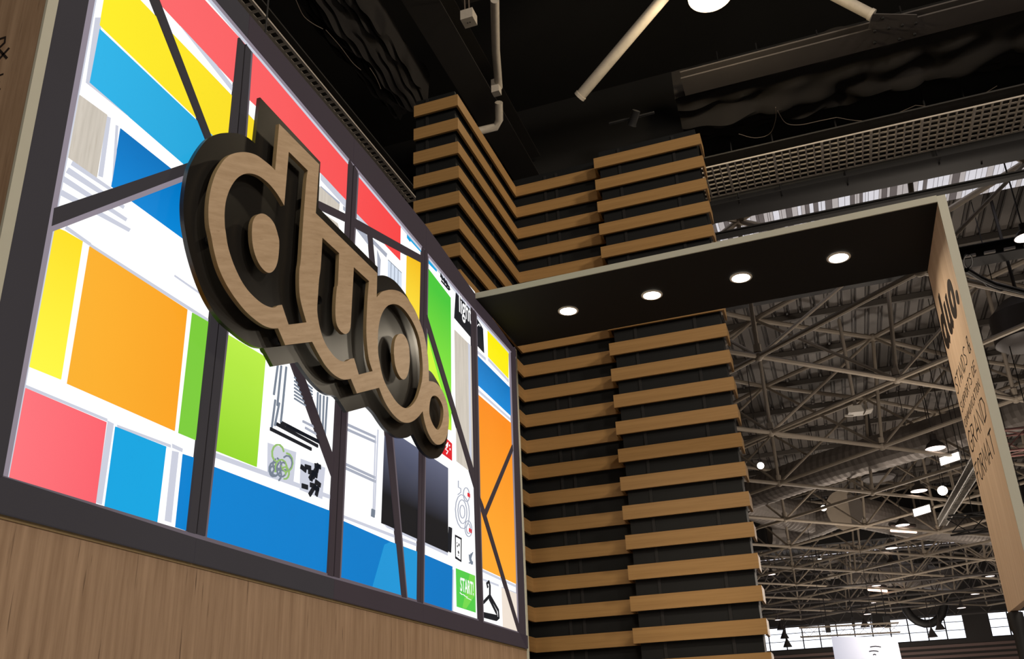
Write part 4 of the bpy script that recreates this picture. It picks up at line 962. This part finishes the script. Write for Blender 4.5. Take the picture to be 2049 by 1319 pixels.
# loudspeaker blocks hanging against the far windows
for (u, v, hw, hh, yy, lb_) in ((1775, 1245, 6, 11, 60, 'black loudspeaker hanging right above the white sign'), (1757, 1243, 12, 12, 66, 'wide black box hanging above the white sign'), (1656, 1254, 5, 11, 60, 'tall black box hanging left of the white sign'), (1707, 1245, 3, 9, 62, 'narrow black box against the middle window')):
    P_ = pY(u, v, yy); dp = depth(P_)/F; t = thing('loudspeaker', lb_, 'loudspeaker', P_)
    q = MB(); q.obox(P_, (hw*dp, 0, 0), (0, .3, 0), (0, 0, hh*dp)); q.build('cabinet', M['speaker'], t)
    q = MB(); q.obox(P_+Vector((0, -.31, 0)), (hw*dp*.85, 0, 0), (0, .01, 0), (0, 0, hh*dp*.9)); q.build('grille', M['blacksteel'], t)
    q = MB(); q.tube([P_+Vector((0, 0, hh*dp)), Vector((P_.x, P_.y, ZD-.03))], .03, 5); q.build('cable', M['blacksteel'], t)
# white lit sign
YS = 40.0
a, b = pY(1663, 1274, YS), pY(1794, 1275, YS)
M['bigwhite'].node_tree.nodes['Principled BSDF'].inputs['Base Color'].default_value = (.25, .26, .3, 1)
ws = thing('white_sign', 'large glowing white sign box at the bottom in front of the far wall', 'sign', ((a.x+b.x)/2, YS, 2.2))
q = MB(); q.hexa([(a.x, YS, 2.2), (b.x+.12, YS, 2.2), (b.x+.12, YS+.3, 2.2), (a.x, YS+.3, 2.2), (a.x, YS, a.z), (b.x, YS, b.z), (b.x, YS+.3, b.z), (a.x, YS+.3, a.z)]); q.build('face', M['bigwhite'], ws)
q = MB()
for u0, u1, v in ((1741, 1763, 1295), (1739, 1758, 1304), (1747, 1753, 1311)):
    P = [pY(u0+(u1-u0)*t/4, v-1.5*math.sin(math.pi*t/4), YS-.01) for t in range(5)]; q.tube(P, .022, 5)
q.build('arc_mark', M['ink'], ws)
area('sign_spot', (a.x+1.6, YS-1.5, a.z+.8), (a.x+1.6, YS, a.z-1), .6, 14, (.9, .95, 1))
# orange shutter strips at tower edge: neighbour stand edge

# thin wire over the light box, cables behind the panel, dark drum at the right edge
P_ = pY(531, 68, 3.6)
q = MB(); q.tube([Vector((P_.x, P_.y, P_.z)), Vector((P_.x, P_.y, NC))], .006, 6)
tag(q.build('suspension_wire', M['blacksteel'], None, True), 'thin dark suspension wire in front of the left grid grating', 'wire')
t = thing('cable_bundle', 'black cable loops and bundle tied to a truss tube right of the hanging panel', 'cable', pZ(1940, 540, 9.5))
q = MB(); q.tube([pZ(1934, 540, 9.5), pZ(1960, 556, 9.5), pZ(1990, 570, 9.5), pZ(2030, 580, 9.5), pZ(2070, 590, 9.5)], .05, 8); q.build('bundle', M['blacksteel'], t, True)
q = MB(); q.tube([pZ(1937+9*math.cos(k*.63), 522+14*math.sin(k*.63), 9.5) for k in range(11)], .015, 6); q.build('loop', M['blacksteel'], t, True)
q = MB(); q.tube([pZ(1950, 546, 9.5), pZ(1975, 572, 9.5), pZ(2002, 582, 9.5), pZ(2020, 578, 9.5)], .014, 6); q.build('loop', M['blacksteel'], t, True)
P_ = pZ(2062, 690, 9.8)
t = thing('ceiling_drum', 'large dark round drum half cut by the right edge beside the panel', 'ceiling fitting', P_)
r_ = 62*depth(P_)/F
q = MB(); q.lathe(P_, [(r_*.8, 0), (r_, .1), (r_, r_*1.1), (r_*.5, r_*1.6)], 28, cap0=True, cap1=True); q.build('drum', M['lampshade'], t, True)
q = MB(); q.tube([P_+Vector((0, 0, r_*1.5)), Vector((P_.x, P_.y, ZD-.03))], .04, 8); q.build('stem', M['lampshade'], t)

# dark beam with small brackets seen just under the rear edge of the canopy
a, b = pZ(1440, 617, 11.9), pZ(2080, 532, 11.9)
b = Vector((b.x, a.y, a.z))
bb = beam('steel_beam', 'dark steel beam with small brackets just under the rear edge of the canopy', a, b, .35, .5, M['blacksteel'])
for k in range(26):
    x_ = a.x+.3+k*.42
    if x_ < b.x-.3: boxo('bracket', (x_, a.y-.34, a.z+.02), (x_+.24, a.y-.26, a.z+.07), M['deck'], bb)
